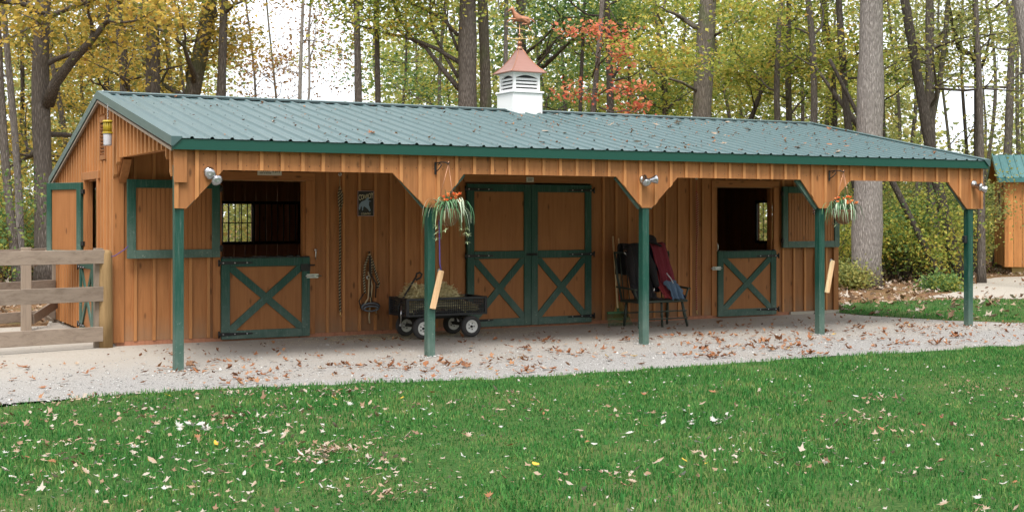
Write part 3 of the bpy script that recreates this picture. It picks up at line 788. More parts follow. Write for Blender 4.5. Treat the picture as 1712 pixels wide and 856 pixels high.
MB().box(-.03, 0, -.05, 1.15, -.05, -.001).box(-.03, 0, -.05, 1.15, .701, .75).box(-.03, 0, -.05, -.001, 0, .7).box(-.03, 0, 1.101, 1.15, 0, .7).build('frame', 'black_iron', e)
for i in range(9): MB().tube([(-.03, .06 + i * .122, -.03), (-.03, .06 + i * .122, .73)], .009, 6).build('bar', 'black_iron', e)
# inside: partitions, floor
for xx in (7.9, 12.3):
    strips('x', YW + .03, YB - .03, .19, lambda u: .03, lambda u: roof_z(u) - .07, xx, xx + .03, 'inner_wood', 'partition_board', (), [YR], seed=int(xx))
bpart(MB().box(X0 + .03, X1 - .03, YW + .09, YB - .03, -.002, .012), 'stall_floor', 'forest_floor', at=(X0, YW, 0))
# inner lining so the stalls read dark red brown
bpart(MB().box(X0 + .03, 7.88, YW + .10, YW + .115, 2.30, roof_z(YW) - .1), 'lining', 'inner_wood', at=(X0, YW, 2.3))
# gable vent
e = bpy.data.objects.new('vent', None); COL.objects.link(e); e.parent = barn; e.location = Vector((X0 - .012, 17.97, 2.44)) - BO
MB().box(-.03, -.001, 0, .05, 0, .58).box(-.03, -.001, .33, .38, 0, .58).box(-.03, -.001, .051, .329, 0, .06).box(-.03, -.001, .051, .329, .5, .58).build('frame', 'stain_v', e)
MB().box(-.004, .0, .05, .33, .06, .5).build('backing', 'black_iron', e)
for i in range(9):
    z = .075 + i * .047; MB().bar((-.012, .052, z), (-.012, .328, z), .035, .008, (1, 0, .9)).build('slat', 'stain_y', e)
# concrete base seen at the right end
bpart(MB().box(14.9, 16.0, YW - .05, YW + .2, -.03, .045), 'foundation', 'concrete', at=(15, YW, 0))

# ------------------------------------------------------------------ cupola and weather vane
cup = thing('cupola', 'white louvered cupola with bell shaped copper roof on the barn ridge', 'cupola', (10.04, YR, 3.2))
h = .262
MB().box(-h, h, -h, h, -.06, .40).build('base', 'white_paint', cup)
MB().box(-h - .025, h + .025, -h - .025, h + .025, .401, .43, c=.006).build('molding', 'white_paint', cup)
t = .235
for sx, sy in ((-1, -1), (1, -1), (-1, 1), (1, 1)): MB().box(sx * t - .04 * (sx > 0) - .0, sx * t + .04 * (sx < 0), sy * t - .04 * (sy > 0), sy * t + .04 * (sy < 0), .431, .70).build('corner_post', 'white_paint', cup)
MB().box(-.19, .19, -.19, .19, .431, .70).build('core', 'louver_dark', cup)
for ang in range(4):
    M = Matrix.Rotation(ang * math.pi / 2, 4, 'Z')
    for i in range(4):
        z = .455 + i * .055; MB().bar(M @ Vector((-.195, -.21, z)), M @ Vector((.195, -.21, z)), .046, .016, M @ Vector((0, -.75, 1))).build('slat', 'white_paint', cup)
    n_ = 8; arch = [(-.195, .70)] + [(-.195 + .39 * i / n_, .638 + .045 * math.sin(math.pi * i / n_)) for i in range(n_ + 1)] + [(.195, .70)]
    m = MB().prism(arch, 'y', -.232, -.20); m.v = [tuple(M @ Vector(p)) for p in m.v]; m.build('arch', 'white_paint', cup)
MB().box(-t - .03, t + .03, -t - .03, t + .03, .701, .735, c=.008).build('cornice', 'white_paint', cup)
pr = [(.315, .72), (.315, .732), (.27, .765), (.225, .81), (.18, .865), (.13, .935), (.08, 1.02), (.04, 1.10), (.012, 1.115)]
vs = []; fs = []
for r_, z in pr: vs += [(-r_, -r_, z), (r_, -r_, z), (r_, r_, z), (-r_, r_, z)]
for i in range(len(pr) - 1): fs += [(i * 4 + k, i * 4 + (k + 1) % 4, i * 4 + 4 + (k + 1) % 4, i * 4 + 4 + k) for k in range(4)]
fs += [(3, 2, 1, 0), tuple(len(vs) - 4 + k for k in range(4))]
MB().add(vs, fs).build('roof', 'copper', cup)
for k in range(4): MB().tube([(sx * r_, sy * r_, z) for (r_, z) in pr[1:] for sx, sy in [((-1, -1), (1, -1), (1, 1), (-1, 1))[k]]], .007, 6).build('hip_seam', 'copper_bright', cup)
vane = thing('weather_vane', 'copper trotting horse weather vane on top of the cupola', 'weather vane', (10.04, YR, 4.30))
MB().tube([(0, 0, 0), (0, 0, .42)], .008, 8).build('rod', 'copper_dark', vane)
MB().lathe([(.0, -.02), (.05, .0), (.055, .02), (.035, .05), (.012, .07)], 14).build('collar', 'copper_dark', vane)
MB().lathe([(.004, .06), (.03, .072), (.043, .10), (.03, .128), (.004, .14)], 16).build('ball', 'copper_bright', vane)
MB().lathe([(.004, .215), (.018, .222), (.024, .24), (.018, .258), (.004, .265)], 14).build('small_ball', 'copper_dark', vane)
MB().tube([(-.2, 0, .175), (.2, 0, .175)], .006, 6).tube([(0, -.2, .175), (0, .2, .175)], .006, 6).lathe([(.02, .16), (.026, .175), (.02, .19)], 10).build('direction_arms', 'brass', vane)
def text(body, size, mat, parent, loc, rot=(R(90), 0, 0), ext=.004, name='lettering', sx=1):
    c = bpy.data.curves.new(name, 'FONT'); c.body = body; c.size = size; c.extrude = ext; c.align_x = 'CENTER'; c.align_y = 'CENTER'
    o = bpy.data.objects.new(name, c); COL.objects.link(o); bpy.context.view_layer.update()
    me = bpy.data.meshes.new_from_object(o.evaluated_get(bpy.context.evaluated_depsgraph_get())); bpy.data.objects.remove(o); bpy.data.curves.remove(c)
    me.materials.clear(); me.materials.append(MATS[mat]); me.name = name
    o = link(name, me, None, parent, loc, rot); o.scale = (sx, 1, 1); return o
va = -.35
for ch, (x_, y_) in (('E', (-.18, 0)), ('W', (.18, 0)), ('N', (0, .19)), ('S', (0, -.19))):
    text(ch, .11, 'brass', vane, (x_, y_, .185), (R(90), 0, -.3), .006)
for c_ in [o for o in vane.children if o.name.startswith(('direction_arms', 'lettering'))]:
    c_.location = Matrix.Rotation(va, 3, 'Z') @ c_.location; c_.rotation_euler.z += va if c_.name.startswith('direction') else 0
def skinned(name, V, E_, rad, mat, parent, lvl=2, loc=(0, 0, 0), rot=(0, 0, 0)):
    me = bpy.data.meshes.new(name); me.from_pydata(V, E_, []); me.update(); o = link(name, me, mat, parent, loc, rot)
    md = o.modifiers.new('skin', 'SKIN'); md.use_smooth_shade = True; lay = me.skin_vertices[0].data
    for i, r_ in enumerate(rad): lay[i].radius = (r_, r_) if not isinstance(r_, tuple) else r_
    lay[0].use_root = True
    ss = o.modifiers.new('sub', 'SUBSURF'); ss.levels = lvl; ss.render_levels = lvl; return o
# horse, unit: body length about 0.3 m, facing -x
HV = [(.06, 0, .135), (.0, 0, .132), (-.06, 0, .140), (-.095, 0, .185), (-.12, 0, .235), (-.135, 0, .255), (-.165, 0, .225), (-.185, 0, .200),
      (.10, 0, .13), (.125, .018, .09), (.115, .018, .055), (.15, .018, .03), (.165, .018, .005),
      (.105, -.018, .085), (.07, -.018, .06), (.045, -.018, .072), (.02, -.018, .05),
      (-.075, .018, .10), (-.105, .018, .075), (-.075, .018, .055), (-.055, .018, .065),
      (-.075, -.018, .105), (-.13, -.018, .115), (-.165, -.018, .085), (-.19, -.018, .06),
      (.135, 0, .145), (.175, 0, .13), (.21, 0, .095), (-.128, .01, .275), (-.128, -.01, .275), (-.1, 0, .225), (-.075, 0, .205)]
HE = [(0, 1), (1, 2), (2, 3), (3, 4), (4, 5), (5, 6), (6, 7), (0, 8), (8, 9), (9, 10), (10, 11), (11, 12), (8, 13), (13, 14), (14, 15), (15, 16), (2, 17), (17, 18), (18, 19), (19, 20), (2, 21), (21, 22), (22, 23), (23, 24), (8, 25), (25, 26), (26, 27), (5, 28), (5, 29)]
HR = [.045, .043, .046, .034, .026, .024, .017, .013, .042, .023, .014, .009, .009, .022, .014, .009, .009, .018, .012, .008, .008, .018, .012, .008, .008, .012, .016, .006, .006, .006, .01, .01]
HV2 = HV[:30]; HR = HR[:30]
hr = va + .05
skinned('horse', HV2, HE, HR, 'copper_bright', vane, 2, (0, 0, .335), (0, R(6), hr)).scale = (1.15, 1.3, 1.2)
MB().bar((-.22, 0, 0), (.22, 0, 0), .012, .010).build('arrow_bar', 'brass', vane, (0, 0, .335), (0, R(9), hr))
m = MB().prism([(-.13, .27), (-.105, .262), (-.08, .225), (-.06, .185), (-.085, .20), (-.11, .235)], 'y', -.006, .006); m.build('mane', 'copper_dark', vane, (0, 0, .335), (0, R(6), hr))

# ------------------------------------------------------------------ things fixed to or hanging on the barn
def flood(x, z, heads, label):
    t = thing('flood_light', label, 'flood light', (x, YS - .02, z), group='twin flood lights on the porch skirt')
    MB().lathe([(.055, 0), (.055, .02), (.03, .04)], 16, Matrix.Rotation(R(90), 4, 'X')).build('mount', 'steel', t)
    for (dx, dz, yaw, pitch) in heads:
        tip = Vector((dx, -.13, dz)); d = Vector((math.sin(yaw) * math.cos(pitch), -math.cos(yaw) * math.cos(pitch), math.sin(pitch)))
        M = d.to_track_quat('Z', 'Y').to_matrix().to_4x4(); M.translation = tip
        hd = MB().lathe([(.018, -.13), (.03, -.125), (.032, -.07), (.055, -.025), (.062, -.005), (.062, .0)], 18, M).tube([(0, -.03, 0), (dx * .6, -.07, dz * .5), tip - d * .12], .014, 8).build('lamp_head', 'chrome', t)
        MB().lathe([(.056, -.001), (.054, .008), (.035, .018), (.0, .022)], 18, M).build('lens', 'lens_glass', hd)
flood(3.98, 2.17, [(-.02, -.03, -.35, -.45), (.06, -.10, .15, -.55)], 'twin flood light above the leftmost green post')
flood(9.72, 2.16, [(-.03, -.05, -.25, -.8), (.13, -.0, 1.0, .15)], 'twin flood light above the middle post, one lamp aimed sideways')
flood(15.80, 2.17, [(.02, -.05, .5, -.2), (.12, -.09, .9, -.3)], 'twin flood light at the right end of the porch skirt')
def ribbon(pts, wd, mat, name, parent, fold=.3):
    vs = []; n = len(pts); pts = [Vector(p) for p in pts]
    for i, p in enumerate(pts):
        d = pts[min(i + 1, n - 1)] - pts[max(0, i - 1)]; sd_ = d.cross(Vector((0, 0, 1)))
        sd_ = sd_.normalized() if sd_.length > 1e-5 else Vector((1, 0, 0))
        w_ = wd * math.sin(math.pi * (.12 + .85 * i / (n - 1))) ** .6 / 2
        vs += [p - sd_ * w_ + Vector((0, 0, w_ * fold)), p, p + sd_ * w_ + Vector((0, 0, w_ * fold))]
    fs = []
    for i in range(n - 1): fs += [(i * 3, i * 3 + 1, i * 3 + 4, i * 3 + 3), (i * 3 + 1, i * 3 + 2, i * 3 + 5, i * 3 + 4)]
    m = MB().add(vs, fs, 0, True)
    me = bpy.data.meshes.new(name); me.from_pydata(m.v, [], m.f); me.polygons.foreach_set('use_smooth', m.smooth)
    return link(name, me, mat, parent)
def basket(x, seed, label, scale=1.0, trail=True):
    r = random.Random(seed); y0 = 14.05; z0 = 1.74
    hk = thing('plant_hook', 'dark scrolled iron bracket holding the ' + label[1], 'bracket', (x - .07, YS - .017, 2.27), group='iron plant brackets')
    MB().box(-.012, .012, -.006, 0, -.09, .06).build('back_plate', 'black_iron', hk)
    MB().tube([(0, -.005, .045), (.03, -.10, .055), (.05, -.18, .05), (.065, -.22, .03), (.07, -.235, .05)], .007, 6).tube([(0, -.005, -.06), (.015, -.06, -.03), (.03, -.11, .02), (.025, -.08, .045), (.01, -.05, .02)], .006, 6).build('scroll_arm', 'black_iron', hk)
    t = thing('hanging_basket', label[0], 'hanging basket', (x, y0, z0), group='hanging flower baskets')
    top = Vector((0, 0, .56))
    for k in range(3):
        a = k * 2.094 + .6; MB().tube([top, (math.cos(a) * .14, math.sin(a) * .14, .03)], .0035, 5).build('chain', 'copper_dark', t)
    MB().tube([top, (0, 0, .59)], .006, 6).build('hook', 'copper_dark', t)
    MB().lathe([(.02, -.17), (.07, -.155), (.115, -.10), (.14, -.03), (.145, .02), (.12, .03), (0, .02)], 18).build('bowl', 'coir', t)
    m = MB()
    for k in range(8):
        a = k * math.pi / 4; m.tube([(math.cos(a) * rr, math.sin(a) * rr, zz) for rr, zz in ((.148, .02), (.143, -.03), (.119, -.10), (.075, -.158), (.0, -.176))], .003, 5)
    m.tube([(.15 * math.cos(a), .15 * math.sin(a), .02) for a in np.linspace(0, 6.283, 17)], .004, 5); m.build('wire_cage', 'copper_dark', t)
    for i in range(96):
        a = r.uniform(0, 6.283); L = r.uniform(.2, .42) * scale; rise = r.uniform(.03, .14); sp = r.uniform(.55, 1.25)
        pts = []; r_f = r.uniform(.45, 1.1); tw_ = r.uniform(-.5, .6)
        for k in range(8):
            u = k / 7; rr = .05 + L * sp * (1 - (1 - u) ** 1.6) * .72; zz = .03 + rise * math.sin(u * 2.2) * 1.4 - L * r_f * u ** 2.5
            pts.append((math.cos(a + tw_ * u) * rr, math.sin(a + tw_ * u) * rr, zz))
        ribbon(pts, r.uniform(.009, .017), r.choice(['leaf_green', 'leaf_mid', 'leaf_white', 'leaf_mid', 'leaf_green', 'leaf_white']), 'leaf', t)
    for i in range(8):
        a = r.uniform(0, 6.283); tilt = r.uniform(.05, .5); L = r.uniform(.15, .28)
        ribbon([(math.cos(a) * tilt * L * u, math.sin(a) * tilt * L * u, .02 + L * u) for u in np.linspace(0, 1, 5)], .016, 'leaf_green', 'leaf', t)
    for i in range(13):
        a = r.uniform(2.6, 6.6) if i < 10 else r.uniform(0, 6.28); rr = r.uniform(.06, .19); c = Vector((math.cos(a) * rr, math.sin(a) * rr - .04, r.uniform(.10, .20)))
        m = MB()
        for p_ in range(9):
            b_ = p_ * .698; el = .25 if p_ % 2 else .9; d = Vector((math.cos(b_) * math.cos(el), math.sin(b_) * math.cos(el), math.sin(el))); s2 = d.cross(Vector((0, 0, 1))).normalized() * .017
            u = c + d * .042; m.add([c, c + d * .022 + s2, u, c + d * .022 - s2], [(0, 1, 2, 3)])
        m.build('flower', r.choice(['flower_orange', 'flower_orange', 'flower_peach']), t)
    if trail:
        for (dx, dy, L) in trail:
            pts = [(dx * .5, dy * .5, .03), (dx * .9, dy * .9, 0), (dx, dy, -L * .4), (dx + .01, dy, -L * .75), (dx + .02, dy, -L)]
            ribbon(pts, .008, 'leaf_pale', 'stem', t)
            for zz in ([-L] if L < .3 else [-L * .55, -L * .75, -L]):
                m = MB(); c = Vector((dx + .015, dy, zz))
                for k in range(9):
                    a = k * .7 + zz * 9; d = Vector((math.cos(a), math.sin(a), r.uniform(-.8, .5))).normalized(); s2 = d.cross(Vector((0, 0, 1))).normalized() * .007
                    m.add([c - s2, c + s2, c + d * .045 + s2 * .4, c + d * .06, c + d * .045 - s2 * .4], [(0, 1, 2, 3, 4)])
                m.build('plantlet', 'leaf_pale', t)
basket(6.80, 5, ('spider plant basket with long trailing plantlets and orange flowers, nearer the wagon', 'basket with the long trailing plantlets'), 1.0, [(.18, -.1, .36), (.22, -.05, .28), (.13, -.16, .25), (-.2, -.06, .33), (-.13, -.15, .22), (.06, -.18, .2)])
basket(12.985, 9, ('compact spider plant basket with orange flowers in front of the big grey trunk', 'compact basket before the big trunk'), .82, [(-.12, -.12, .24), (-.2, -.05, .18)])

def plank(x, z, ang, label, mat, ropez=None):
    t = thing('hanging_plank', label, 'plank', (x, YP - .075, z))
    M = Matrix.Rotation(ang, 4, 'Y')
    MB().box(-.035, .035, -.012, .012, -.47, 0, M=M, c=.003).build('board', mat, t)
    MB().box(-.0, .034, -.016, -.0125, -.46, -.01, M=M).build('face_strip', 'raw_pine', t)
    if ropez: MB().tube([(-.0, 0, 0), (-.012, .01, .08), (-.02, .012, ropez)], .009, 6).build('rope', 'rope_purple', t)
    MB().tube([(0, 0, .0), (-.03, -.01, .02), (-.05, 0, -.01)], .006, 6).build('tie', 'halter_blue', t)
plank(6.81, 1.03, R(14), 'pale pine plank hanging by purple rope on the post beside the wagon', 'raw_pine', .62)
plank(12.985, 1.05, R(13), 'brown plank hanging slanted on the post below the compact flower basket', 'pale_wood')
sb = thing('switch_box', 'small dark box fixed to the left side of the rightmost porch post', 'switch box', (15.715, YP, 1.32))
MB().box(-.03, .024, -.03, .03, -.05, .06, c=.005).build('cover', 'black_plastic', sb); MB().tube([(-.034, 0, .0), (-.045, 0, .02)], .006, 6).build('toggle', 'grey_plastic', sb)

# signs
ps = thing('rodeo_poster', 'dark tin sign with cream cowboy lettering and a blue bucking horse', 'sign', (7.13, YW - .021, 1.86))
MB().box(-.125, .125, -.008, 0, -.18, .18).build('plate', 'sign_black', ps)
MB().box(-.125, .125, -.011, -.0081, .174, .18).box(-.125, .125, -.011, -.0081, -.18, -.174).box(-.125, -.119, -.011, -.0081, -.174, .174).box(.119, .125, -.011, -.0081, -.174, .174).build('border', 'sign_pink', ps)
for i, ch in enumerate('COWBOY'):
    text(ch, .082 + .012 * abs(i - 2.5), 'sign_cream', ps, (-.092 + i * .0375, -.0095, .096 + .010 * (i - 2.5) * .6), ext=.0012, sx=.55)
text('COUNTRY', .042, 'sign_cream', ps, (.0, -.0095, -.148), ext=.0012, sx=.72)
m = MB().prism([(-.108, -.07), (-.10, -.015), (-.065, .025), (-.02, .045), (.0, .06), (.035, .055), (.05, .02), (.045, -.02), (.06, -.06), (.075, -.10), (.055, -.115), (.035, -.085), (.005, -.06), (-.025, -.04), (-.04, -.055), (-.045, -.10), (-.058, -.10), (-.06, -.05), (-.075, -.035), (-.082, -.07), (-.095, -.095)], 'y', -.0102, -.0082); m.build('bucking_horse', 'sign_blue', ps)
MB().prism([(-.02, .04), (.02, .085), (.04, .09), (.05, .065), (.03, .05), (.075, .035), (.08, .028), (.02, .03)], 'y', -.0125, -.0103).build('rider', 'sign_blue', ps)
s1 = thing('name_board', 'weathered white sign with black horses above the left stall opening', 'sign', (5.71, YW - .028, 2.29))
MB().box(-.17, .17, -.012, 0, -.05, .06).build('plate', 'sign_white', s1)
mb = MB()
for z, xa, xb in ((.035, -.14, .02), (.005, -.13, .0), (-.022, -.14, .01)):
    k = xa
    while k < xb: L = random.uniform(.01, .028); mb.box(k, k + L, -.0135, -.0121, z - .006, z + .006); k += L + random.uniform(.006, .012)
mb.build('worn_lettering', 'leather', s1)
mb = MB()
for ox in (.065, .12):
    mb.prism([(ox - .022, .0), (ox - .03, .025), (ox - .015, .042), (ox + .012, .04), (ox + .028, .046), (ox + .035, .03), (ox + .022, .025), (ox + .02, -.015), (ox + .012, -.015), (ox + .01, .01), (ox - .008, .01), (ox - .012, -.012), (ox - .02, -.012)], 'y', -.0145, -.0122)
mb.build('horse_silhouettes', 'sign_black', s1)
s2 = thing('small_plaque', 'tiny pale plaque above the double doors', 'sign', (9.81, YW - .028, 2.235))
MB().box(-.065, .065, -.008, 0, -.037, .037, c=.003).build('plate', 'sign_white', s2)
MB().box(-.045, .045, -.0095, -.0081, .01, .018).box(-.04, .04, -.0095, -.0081, -.006, .0).box(-.045, .03, -.0095, -.0081, -.02, -.014).build('lines', 'leather', s2)

# ropes and tack
def twist(pts, r_, mats, name, parent, turns=30):
    """two strands wound round a path"""
    P = [Vector(p) for p in pts]; seg = [0]
    for a, b_ in zip(P[:-1], P[1:]): seg.append(seg[-1] + (b_ - a).length)
    L = seg[-1]; N = max(12, int(L / .006)); N = min(N, 260)
    def at(s_):
        for i in range(len(P) - 1):
            if s_ <= seg[i + 1] + 1e-9: return P[i].lerp(P[i + 1], (s_ - seg[i]) / max(1e-9, seg[i + 1] - seg[i]))
        return P[-1]
    for k, mt in enumerate(mats):
        pp = []
        for i in range(N + 1):
            s_ = L * i / N; p = at(s_); d = (at(min(L, s_ + .01)) - at(max(0, s_ - .01))).normalized(); a = d.orthogonal().normalized() if abs(d.z) < .9 else Vector((1, 0, 0)); a = (a - d * a.dot(d)).normalized(); b_ = d.cross(a)
            th = turns * 2 * math.pi * s_ / max(L, .2) * max(L, .2) / 1.5 + k * 2 * math.pi / len(mats)
            pp.append(p + (a * math.cos(th) + b_ * math.sin(th)) * r_ * .62)
        MB().tube(pp, r_ * .66, 5).build(name, mt, parent)
lr = thing('lead_rope', 'tan and black twisted lead rope hanging between stall and poster', 'rope', (6.73, YW - .05, 2.27))
MB().lathe([(.012, -.006), (.026, -.006), (.026, .006), (.012, .006)], 12, Matrix.Rotation(R(90), 4, 'X'), ring=True).build('ring', 'steel', lr)
MB().tube([(0, 0, -.02), (0, 0, -.2)], .004, 6).build('eye_cord', 'rope_tan', lr)
twist([(0, 0, -.18), (.004, 0, -1.0), (-.004, 0, -1.6), (.006, 0, -1.93)], .014, ['rope_tan', 'rope_dark', 'rope_dark'], 'strand', lr, 34)
twist([(.0, -.01, -.2), (.025, -.012, -.28), (.03, -.012, -.4), (.012, -.012, -.47)], .013, ['rope_tan', 'rope_dark'], 'strand', lr, 34)
twist([(.0, -.01, -.2), (-.025, -.012, -.27), (-.02, -.012, -.42), (.0, -.012, -.5)], .013, ['rope_tan', 'rope_dark'], 'strand', lr, 34)
MB().tube([(.006, 0, -1.93), (.0, -.01, -1.97), (.012, -.012, -2.0), (.02, -.005, -1.98)], .007, 6).build('snap', 'brass', lr)
rr_ = thing('red_lead_rope', 'red and tan lead rope hanging left of the right stall door', 'rope', (12.92, YW - .05, 2.3))
MB().lathe([(.012, -.006), (.026, -.006), (.026, .006), (.012, .006)], 12, Matrix.Rotation(R(90), 4, 'X'), ring=True).build('ring', 'steel', rr_)
MB().tube([(0, 0, -.02), (0, 0, -.24)], .004, 6).build('eye_cord', 'rope_red', rr_)
twist([(0, 0, -.22), (.004, 0, -1.1), (-.004, 0, -1.7), (.006, 0, -2.15)], .011, ['rope_red', 'rope_red', 'rope_tan'], 'strand', rr_, 40)
twist([(.0, -.01, -.24), (.022, -.012, -.4), (.018, -.012, -.9), (.0, -.012, -1.05)], .011, ['rope_red', 'rope_tan'], 'strand', rr_, 40)
MB().tube([(.006, 0, -2.15), (.0, -.01, -2.19), (.012, -.012, -2.22)], .007, 6).build('snap', 'brass', rr_)
ha = thing('halter', 'halter with coiled striped rope hanging on the wall behind the wagon', 'halter', (7.17, YW - .045, 1.14))
MB().tube([(0, .03, .03), (0, -.03, .02), (0, -.04, .04)], .008, 6).build('hook', 'black_iron', ha)
twist([(0, -.02, 0), (-.07, -.02, -.16), (-.085, -.02, -.35), (-.07, -.025, -.55)], .015, ['rope_tan', 'rope_dark'], 'strand', ha, 40)
twist([(0, -.02, 0), (.05, -.02, -.12), (.10, -.02, -.28), (.15, -.02, -.42), (.12, -.02, -.48)], .015, ['rope_tan', 'rope_dark'], 'strand', ha, 40)
twist([(0, -.02, 0), (.03, -.03, -.15), (.02, -.03, -.3)], .015, ['rope_tan', 'rope_dark'], 'strand', ha, 40)
for pts, mt in (([(0, -.04, -.02), (.01, -.05, -.3), (-.02, -.05, -.6)], 'rope_dark'), ([(-.03, -.045, -.25), (.03, -.05, -.45), (.0, -.05, -.7)], 'rope_tan'), ([(.02, -.05, -.3), (.09, -.05, -.42), (.08, -.05, -.62)], 'leather'), ([(0, -.04, -.05), (-.02, -.05, -.45), (.03, -.05, -.72)], 'rope_dark'),
                ([(-.10, -.04, -.56), (-.17, -.05, -.66), (-.14, -.05, -.76)], 'leather'), ([(0, -.04, -.72), (-.01, -.03, -.9), (.0, -.03, -.98)], 'rope_tan'), ([(.09, -.04, -.72), (.10, -.03, -.84)], 'rope_tan'), ([(-.02, -.055, -.34), (-.03, -.055, -.62), (-.1, -.055, -.72)], 'rope_tan')):
    MB().tube(pts, .012, 6).build('strap', mt, ha)
for k in range(4):
    MB().tube([(math.cos(a) * (.145 - .012 * k), -.05 - .012 * k, -.74 - .01 * k + math.sin(a) * (.065 - .01 * k)) for a in np.linspace(0, 6.283, 15)], .011, 6).build('noseband', 'halter_blue' if k % 2 else 'leather', ha)
MB().lathe([(.015, -.005), (.03, -.005), (.03, .005), (.015, .005)], 12, Matrix.Translation((-.03, -.05, -.33)) @ Matrix.Rotation(R(90), 4, 'X'), ring=True).build('ring', 'steel', ha)
st = thing('harness_strap', 'dark leather strap and lead hanging low behind the post with brown plank', 'strap', (15.47, YW - .04, 1.0))
MB().tube([(0, 0, 0), (-.005, -.01, -.35), (.01, -.01, -.75), (-.02, -.015, -.98), (-.07, -.02, -1.02)], .016, 6).build('strap', 'leather', st)
twist([(.02, -.01, -.25), (.05, -.015, -.5), (.02, -.015, -.7), (.05, -.01, -.8)], .011, ['rope_red', 'rope_tan'], 'strand', st, 40)
rd = thing('red_rope', 'short red and white rope hanging beside the right upper door', 'rope', (15.33, YW - .13, 2.05))
twist([(0, 0, 0), (.02, 0, -.15), (.01, 0, -.34)], .014, ['rope_red', 'white_plastic'], 'strand', rd, 34)
wr = thing('tie_rope', 'thin blue violet rope tied from the round fence post to the open upper door', 'rope', (3.48, 17.30, 1.15))
MB().tube([(0, 0, 0), (.12, -.02, .02), (.25, .0, .1), (.33, .03, .17)], .006, 6).build('cord', 'rope_purple', wr)
MB().tube([(.075 * math.cos(a), .05 + .075 * math.sin(a), .0) for a in np.linspace(0, 6.283, 13)], .008, 6).build('loop', 'rope_purple', wr)
# insect trap at gable
cn = thing('hanging_canister', 'yellow and white canister hanging on a chain under the gable peak', 'canister', (3.50, 17.21, 2.58))
MB().lathe([(.0, 0), (.058, .0), (.062, .02), (.066, .17), (.066, .185)], 18).build('cup', 'white_plastic', cn)
MB().lathe([(.078, .185), (.08, .195), (.078, .205)], 18).build('lower_rim', 'yellow_plastic', cn)
m = MB()
for k in range(14):
    a = k * 6.283 / 14; m.tube([(.062 * math.cos(a), .062 * math.sin(a), .2), (.062 * math.cos(a), .062 * math.sin(a), .36)], .005, 5)
m.lathe([(.045, .2), (.045, .36)], 14); m.build('cage', 'yellow_plastic', cn)
MB().lathe([(.074, .355), (.078, .37), (.066, .385), (.0, .39)], 18).build('lid', 'yellow_plastic', cn)
cn.scale = (.84, .84, .84)
for k in range(8): MB().tube([(.008 * math.cos(a) * (k % 2), .008 * math.cos(a) * (1 - k % 2), .405 + k * .03 + .019 * math.sin(a)) for a in np.linspace(0, 6.283, 9)], .003, 4).build('chain_link', 'steel', cn)

# ------------------------------------------------------------------ wagon, hay
wg = thing('garden_wagon', 'black mesh sided garden wagon with four white hubbed wheels', 'wagon', (7.9, 16.66, 0))
bx, by = .60, .285
def lattice(mb, p, q_, z0, z1, n, rows):
    p, q_ = Vector(p), Vector(q_)
    for i in range(n + 1):
        u = p.lerp(q_, i / n); mb.box(u.x - .004, u.x + .004, u.y - .004, u.y + .004, z0, z1)
    for k in range(rows + 1):
        z = z0 + (z1 - z0) * k / rows; mb.bar((p.x, p.y, z), (q_.x, q_.y, z), .009, .009)
for nm, p, q_, n in (('side_panel', (-bx, -by), (bx, -by), 40), ('side_panel', (-bx, by), (bx, by), 40), ('end_panel', (-bx, -by), (-bx, by), 18), ('end_panel', (bx, -by), (bx, by), 18)):
    mb = MB(); lattice(mb, (*p, 0), (*q_, 0), .33, .53, n, 6); mb.bar((*p, .545), (*q_, .545), .035, .03); mb.bar((*p, .325), (*q_, .325), .035, .03); mb.build(nm, 'black_plastic', wg)
for sx in (-1, 1):
    for sy in (-1, 1): MB().box(sx * bx - .02, sx * bx + .02, sy * by - .02, sy * by + .02, .31, .562, c=.004).build('corner', 'black_plastic', wg)
MB().box(-.30, -.25, -by - .016, -by - .006, .33, .56).build('strut', 'grey_plastic', wg)
MB().box(-bx + .02, bx - .02, -by + .02, by - .02, .315, .34).build('bed', 'black_plastic', wg)
MB().bar((-.45, 0, .27), (.45, 0, .27), .06, .04).bar((-.36, -.26, .16), (-.36, .26, .16), .04, .04).bar((.36, -.26, .16), (.36, .26, .16), .04, .04).bar((-.36, 0, .16), (-.36, 0, .31), .05, .05, (1, 0, 0)).bar((.36, -.15, .16), (.3, -.1, .31), .03, .03, (1, 0, 0)).bar((.36, .15, .16), (.3, .1, .31), .03, .03, (1, 0, 0)).bar((-.36, -.15, .16), (-.3, -.1, .31), .03, .03, (1, 0, 0)).build('chassis', 'black_iron', wg)
for sx in (-.37, .37):
    for sy in (-1, 1):
        wh = bpy.data.objects.new('wheel', None); COL.objects.link(wh); wh.parent = wg; wh.location = (sx, sy * .285, .148); wh.empty_display_size = .1
        wh.rotation_euler = (R(90), 0, R(6) if sx < 0 else 0)
        MB().lathe([(.086, -.03), (.10, -.042), (.128, -.044), (.145, -.028), (.149, -.012), (.149, .012), (.145, .028), (.128, .044), (.10, .042), (.086, .03)], 32, ring=True).build('tyre', 'rubber', wh)
        m = MB().lathe([(.0, .016), (.03, .018), (.055, .008), (.062, .012), (.078, .03), (.09, .034), (.09, .026), (.088, -.026), (.09, -.034), (.078, -.03), (.06, -.012), (.03, -.018), (.0, -.016)], 28)
        m.build('rim', 'rim_white', wh)
        m = MB().lathe([(.0, -.04), (.016, -.038), (.018, -.0), (.018, .0), (.016, .038), (.0, .04)], 12)
        for k in range(5):
            a = k * 1.2566; m.lathe([(.008, -.022), (.008, .022)], 8, Matrix.Translation((.042 * math.cos(a), .042 * math.sin(a), 0)))
        m.build('hub', 'black_iron', wh)
